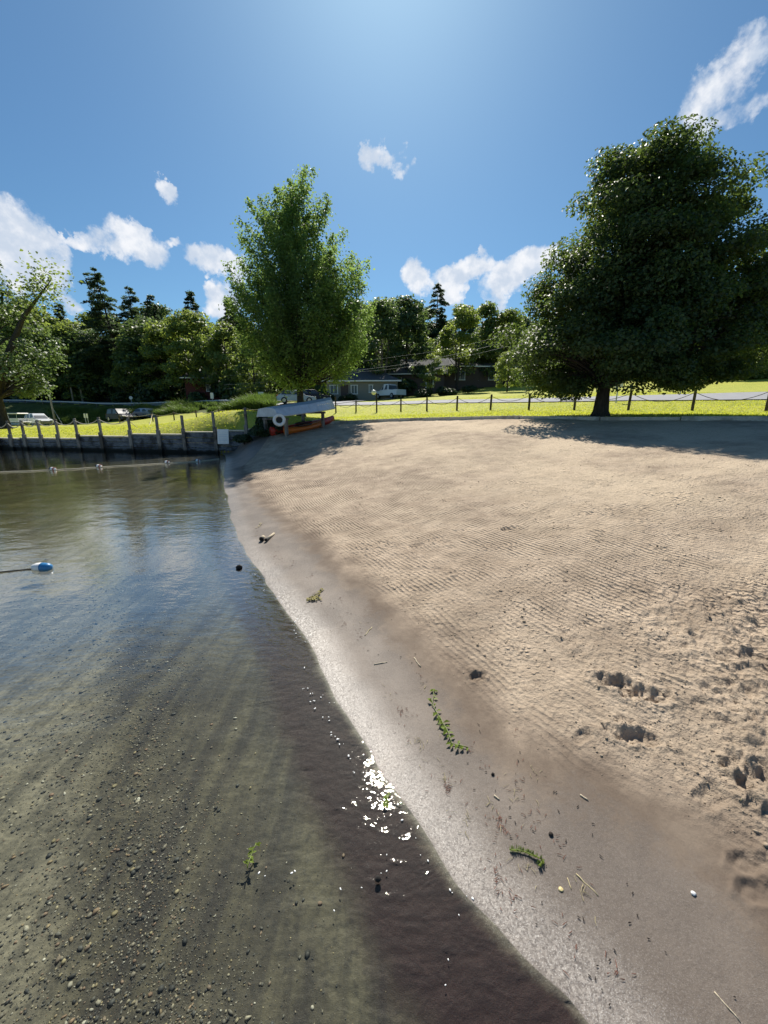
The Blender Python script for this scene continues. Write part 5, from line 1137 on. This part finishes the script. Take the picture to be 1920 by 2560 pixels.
bits('dark_debris', [(1180, 1970, .4), (1280, 2070, 1), (1200, 1830, .6), (1310, 1900, .6), (1380, 1960, .5), (1440, 2300, .6), (1450, 2370, .6), (1490, 2460, .6), (830, 1520, .7), (700, 1400, .7), (1000, 1650, .7), (640, 1330, .6), (930, 1620, .5), (1580, 2250, .5), (1500, 2130, .5), (1650, 2390, .4)], 16, .009, .0020, M_darkbit, .09, 5)
# white flecks beside the water's edge: some froth, many painted sun sparkles
FO = [(690, 1497), (700, 1503), (658, 1460), (663, 1470), (735, 1548), (738, 1560), (741, 1575), (742, 1590), (757, 1612), (762, 1665), (766, 1722), (773, 1735), (778, 1755), (786, 1770), (800, 1745), (832, 1762), (815, 1800), (829, 1835), (836, 1852), (858, 1868), (862, 1885), (875, 1898), (886, 1922), (890, 1938), (922, 1962), (940, 1986), (955, 2000), (960, 2030), (1000, 2048), (1035, 2090), (1042, 2135), (1065, 2150), (1130, 2230), (1176, 2243), (1150, 2285), (970, 2145), (960, 2185), (842, 2225), (913, 2225), (730, 2178), (655, 2185), (1115, 2405), (1105, 2470), (835, 2270), (640, 1440), (668, 1480), (585, 1230), (570, 1245), (600, 1300), (566, 1195)]
m = MB(); r6 = random.Random(6)
for (px, py) in FO:
    for q in range(r6.choice((1, 2, 3))):
        g = onz(px + r6.uniform(-10, 10), py + r6.uniform(-8, 8), 0); s = r6.uniform(.0008, .0030) * (1 + .28 * g.y); a = r6.uniform(0, 3)
        m.lathe([(s * 1.1, 0), (s, s * .35), (s * .4, s * .55)], 7, Matrix.Translation((g.x, g.y, .0015)) @ Matrix.Rotation(a, 4, 'Z') @ Matrix.Diagonal((1.4, .8, 1, 1)))
o = m.build('foam_and_painted_glints', M_foam_glint, None, True); tag(o, kind='stuff')
# rim of wash along the far part of the shore
# ---------------------------------------------------------------- floats
def rope_obj(name, P, r, mat, label, cat='rope'):
    m = MB(); o = Vector(P[0]); m.tube([Vector(p) - o for p in P], r, 6); x = m.build(name, mat, None, False, o); return tag(x, label, cat)
sw = [onz(x, y, .012) for x, y in ((-260, 1187), (-60, 1182), (0, 1180), (132, 1175), (247, 1168), (417, 1158), (494, 1154), (548, 1147))]
P = []
for a, b in zip(sw[:-1], sw[1:]): P += [a.lerp(b, t) + Vector((0, .05 * math.sin(t * 9), 0)) for t in np.linspace(0, 1, 6)[:-1]]
rope_obj('swim_rope', P + [sw[-1]], .013, M_rope, 'pale swim line stretched across the water in front of the plank wall')
SW = ['nearest the frame edge', 'second from the frame edge', 'third out, close before the wall shade', 'closest to the beach']
for i, (x, y) in enumerate(((132, 1173), (247, 1166), (417, 1156), (494, 1152))):
    g = onz(x, y, .03); o = empty('float', g, R(-8), 'white and red float on the swim line, ' + SW[i], 'float', 'floats on the swim line'); o.scale = (.56, .62, .62)
    mt = Matrix.Rotation(R(90), 4, 'Y')
    m = MB(); m.lathe([(.03, -.15), (.085, -.13), (.10, -.05), (.10, .05), (.085, .13), (.03, .15)], 14, mt); m.build('barrel', M_white, o, True)
    for s_ in (-1, 1): m = MB(); m.lathe([(.088, -.035), (.104, -.03), (.104, .03), (.088, .035)], 14, Matrix.Translation((s_ * .10, 0, 0)) @ mt); m.build('band', M_redf if s_ > 0 else M_black, o)
g = onz(105, 1418, .02); o = empty('float', g, R(2), 'single white and blue oval float on a dark line in the calm shallows', 'float'); o.scale = (.82, .82, .82)
mt = Matrix.Rotation(R(90), 4, 'Y')
prof = [(.012, -.125), (.035, -.115), (.055, -.07), (.062, 0)]
m = MB(); m.lathe(prof, 20, mt); m.build('white_half', M_white, o, True)
m = MB(); m.lathe([(r_, -z_) for r_, z_ in prof[::-1]], 20, mt); m.build('blue_half', M_blue, o, True)
P = [onz(x, y, .006) for x, y in ((80, 1422), (40, 1426), (0, 1430), (-80, 1436), (-300, 1450))]; rope_obj('float_line', P, .006, M_black, 'dark thin line trailing left from the white and blue float')
# ---------------------------------------------------------------- washed up bits near the camera
def put(px, py, dz=0.0):
    g = ground(px, py); g.z = gzp(g) + dz; return g
def stick(name, px, py, px2, py2, r, mat, label, cat='stick', lift=.6, dz=0.0, bendz=.0):
    a, b = put(px, py), put(px2, py2); m = MB(); o = a.copy(); P = curve_pts(a, b, (0, 0, bendz), 5, random.Random(int(px)), (b - a).length * .03)
    m.tube([p - o + Vector((0, 0, r * lift)) for p in P], [r, r * 1.05, r, r * .95, r * .9, r * .7], 8); x = m.build(name, mat, None, True, o); return tag(x, label, cat)
M_char = simple('charred_end', (.015, .013, .012), .9)
a = put(657, 1350); o = empty('driftwood', a, 0, 'short pale driftwood stub with a charred end, left one of two by the waterline', 'driftwood'); m = MB(); m.tube([(0, .03, .03), (0, -.05, .035)], [.026, .028], 9); m.build('wood', M_wood, o, True); m = MB(); m.tube([(0, -.051, .035), (.002, -.075, .034)], [.0285, .024], 9); m.build('charred_tip', M_char, o, True)
a = put(668, 1352); o = empty('driftwood', a, 0, 'upright pale peeled stick with a charred foot, right one of two by the waterline', 'driftwood'); m = MB(); m.tube([(.02, .25, .02), (0, -.03, .03)], [.016, .018], 9); m.build('wood', M_wood, o, True); m = MB(); m.tube([(0, -.031, .03), (-.002, -.06, .03)], [.0185, .017], 9); m.build('charred_tip', M_char, o, True)
def stone(px, py, s, mat, label, flat=.8, name='stone', cat='stone', seed=1, z=None, sub=2):
    g = put(px, py) if z is None else onz(px, py, z); rg = random.Random(seed); m = MB(); prof = []
    vs = []; n1, n2 = 7, 10
    for i in range(n1 + 1):
        for j in range(n2): t, p_ = math.pi * i / n1, 2 * math.pi * j / n2; f = 1 + rg.uniform(-.12, .12); vs.append((s * math.sin(t) * math.cos(p_) * f, s * .85 * math.sin(t) * math.sin(p_) * f, s * flat * math.cos(t) * f))
    fs = [(i * n2 + j, (i + 1) * n2 + j, (i + 1) * n2 + (j + 1) % n2, i * n2 + (j + 1) % n2) for i in range(n1) for j in range(n2)]
    m.add(vs, fs); x = m.build(name, mat, None, True, g + Vector((0, 0, s * flat * .5))); return tag(x, label, cat)
stone(598, 1422, .034, M_char, 'round black lump lying in the shallows left of the sand', .9, seed=3)
stone(945, 2200, .011, M_char, 'small glossy black pebble breaking the water surface', .9, seed=4, z=.0)
stone(1733, 2235, .008, M_white, 'tiny white stone on the brown sand near the lower right', .6, seed=5)
stone(1402, 2224, .009, M_yellow, 'yellowish shell fragment beside the bent straw', .35, 'shell', 'shell', 6)
stone(1232, 1937, .008, M_char, 'small square black crumb on the smooth damp sand', .8, seed=7)
stone(1377, 2087, .009, M_darkbit, 'dark brown crumb above the feathery weed', .8, seed=8)
for i, (px, py, s) in enumerate([(490, 1835, .014), (512, 1990, .015), (700, 1660, .014), (95, 1830, .018)]): pass
stick('stick', 935, 1662, 968, 1656, .004, M_wood, 'short pale stick on the smooth sand, nearest the waterline')
stick('stick', 1035, 1645, 1052, 1668, .004, M_wood, 'short pale stick lying right of another on the smooth sand')
stick('straw', 1440, 2185, 1495, 2240, .0022, M_straw, 'long bent straw with a hooked end on the damp sand', 'straw')
stick('straw', 1418, 2195, 1428, 2224, .0016, M_straw, 'short straight straw beside the yellowish shell', 'straw')
stick('straw', 1785, 2480, 1850, 2555, .0022, M_wood, 'half dark straw at the very bottom right corner', 'straw')
stick('straw', 912, 1590, 930, 1568, .003, M_straw, 'thin pale straw lying on the upper smooth sand', 'straw')
stick('straw', 1850, 2010, 1862, 1985, .0018, M_straw, 'thin straw on the lumpy sand at the right edge', 'straw')
stick('bark_chip', 1450, 1988, 1470, 2002, .0035, M_wood, 'pale bark chip on the brown damp sand', 'bark chip')
stick('bark_chip', 1235, 1990, 1248, 2000, .004, M_wood, 'pale forked chip right of the reddish bits', 'bark chip')
# weeds washed ashore
def sprig(name, pts, label, leaves=18, ls=.022, seed=1, mat=None, feather=False, water=False):
    rg = random.Random(seed); P = [onz(x, y, .004) if water else put(x, y, .004) for x, y in pts]; o0 = P[0]; root = empty(name, o0, 0, label, 'water weed'); mat = mat or M_weedw
    m = MB(); path = []
    for a, b in zip(P[:-1], P[1:]): path += [a.lerp(b, t) for t in np.linspace(0, 1, 5)[:-1]]
    path.append(P[-1]); path = [p - o0 + Vector((rg.uniform(-.002, .002), rg.uniform(-.002, .002), .002 + rg.uniform(0, .003))) for p in path]
    m.tube(path, .0022, 6); m.build('stem', mat, root, True); m = MB()
    for k in range(leaves):
        t = rg.random() * (len(path) - 1.01); i = int(t); c = path[i].lerp(path[i + 1], t - i); d = (path[i + 1] - path[i]).normalized(); s_ = rg.choice((-1, 1)); sd_ = Vector((-d.y, d.x, 0)) * s_
        if feather:
            tip = c + (sd_ * rg.uniform(.5, 1) + d * .3 + Vector((0, 0, rg.uniform(.0, .9)))) * ls; m.tube([c, tip], [.0012, .0005], 4)
        else:
            L_ = ls * rg.uniform(.7, 1.4); dr = (sd_ * rg.uniform(.4, 1) + d * rg.uniform(-.5, .9)).normalized(); e2 = Vector((-dr.y, dr.x, 0)) * L_ * .24; up = Vector((0, 0, L_ * rg.uniform(.1, .45)))
            m.add([c, c + dr * L_ * .5 + e2 + up * .8, c + dr * L_ + up * .4, c + dr * L_ * .5 - e2 + up], [(0, 1, 2, 3)])
    m.build('leaves', mat, root); return root
M_weedl = mat_leaf('weed_leaf_bright', (.16, .22, .03), (.30, .36, .06), (.40, .48, .05), .35, .4, .5)
for me_ in (): pass
sprig('weed_sprig', [(1086, 1725), (1080, 1765), (1100, 1795), (1118, 1830), (1130, 1862), (1170, 1872)], 'bright green leafy weed sprig stretched on the smooth damp sand', 32, .033, 2, M_weedl)
sprig('weed_sprig', [(1274, 2127), (1300, 2130), (1330, 2140), (1358, 2155), (1345, 2168)], 'feathery yellow green weed curled like a caterpillar on the damp sand', 190, .012, 3, M_weedl, True)
sprig('weed_sprig', [(972, 1985), (968, 2005), (960, 2020)], 'small green weed tuft caught right on the waterline', 16, .016, 4, M_weedl)
sprig('weed_sprig', [(640, 2110), (628, 2140), (618, 2170)], 'green weed tuft drifting in the shallows at lower left centre', 14, .018, 5, M_weedl, False, True)
sprig('weed_sprig', [(810, 1475), (790, 1492), (770, 1502), (800, 1500)], 'tangled yellow brown weed clump on the upper smooth sand', 60, .03, 6, simple('tan_weed', (.36, .31, .08), .7, 0, .3, 40))
sprig('weed_sprig', [(640, 1322), (650, 1315), (655, 1308)], 'rusty dry weed wisp just above the two charred sticks', 14, .03, 7, M_straw)
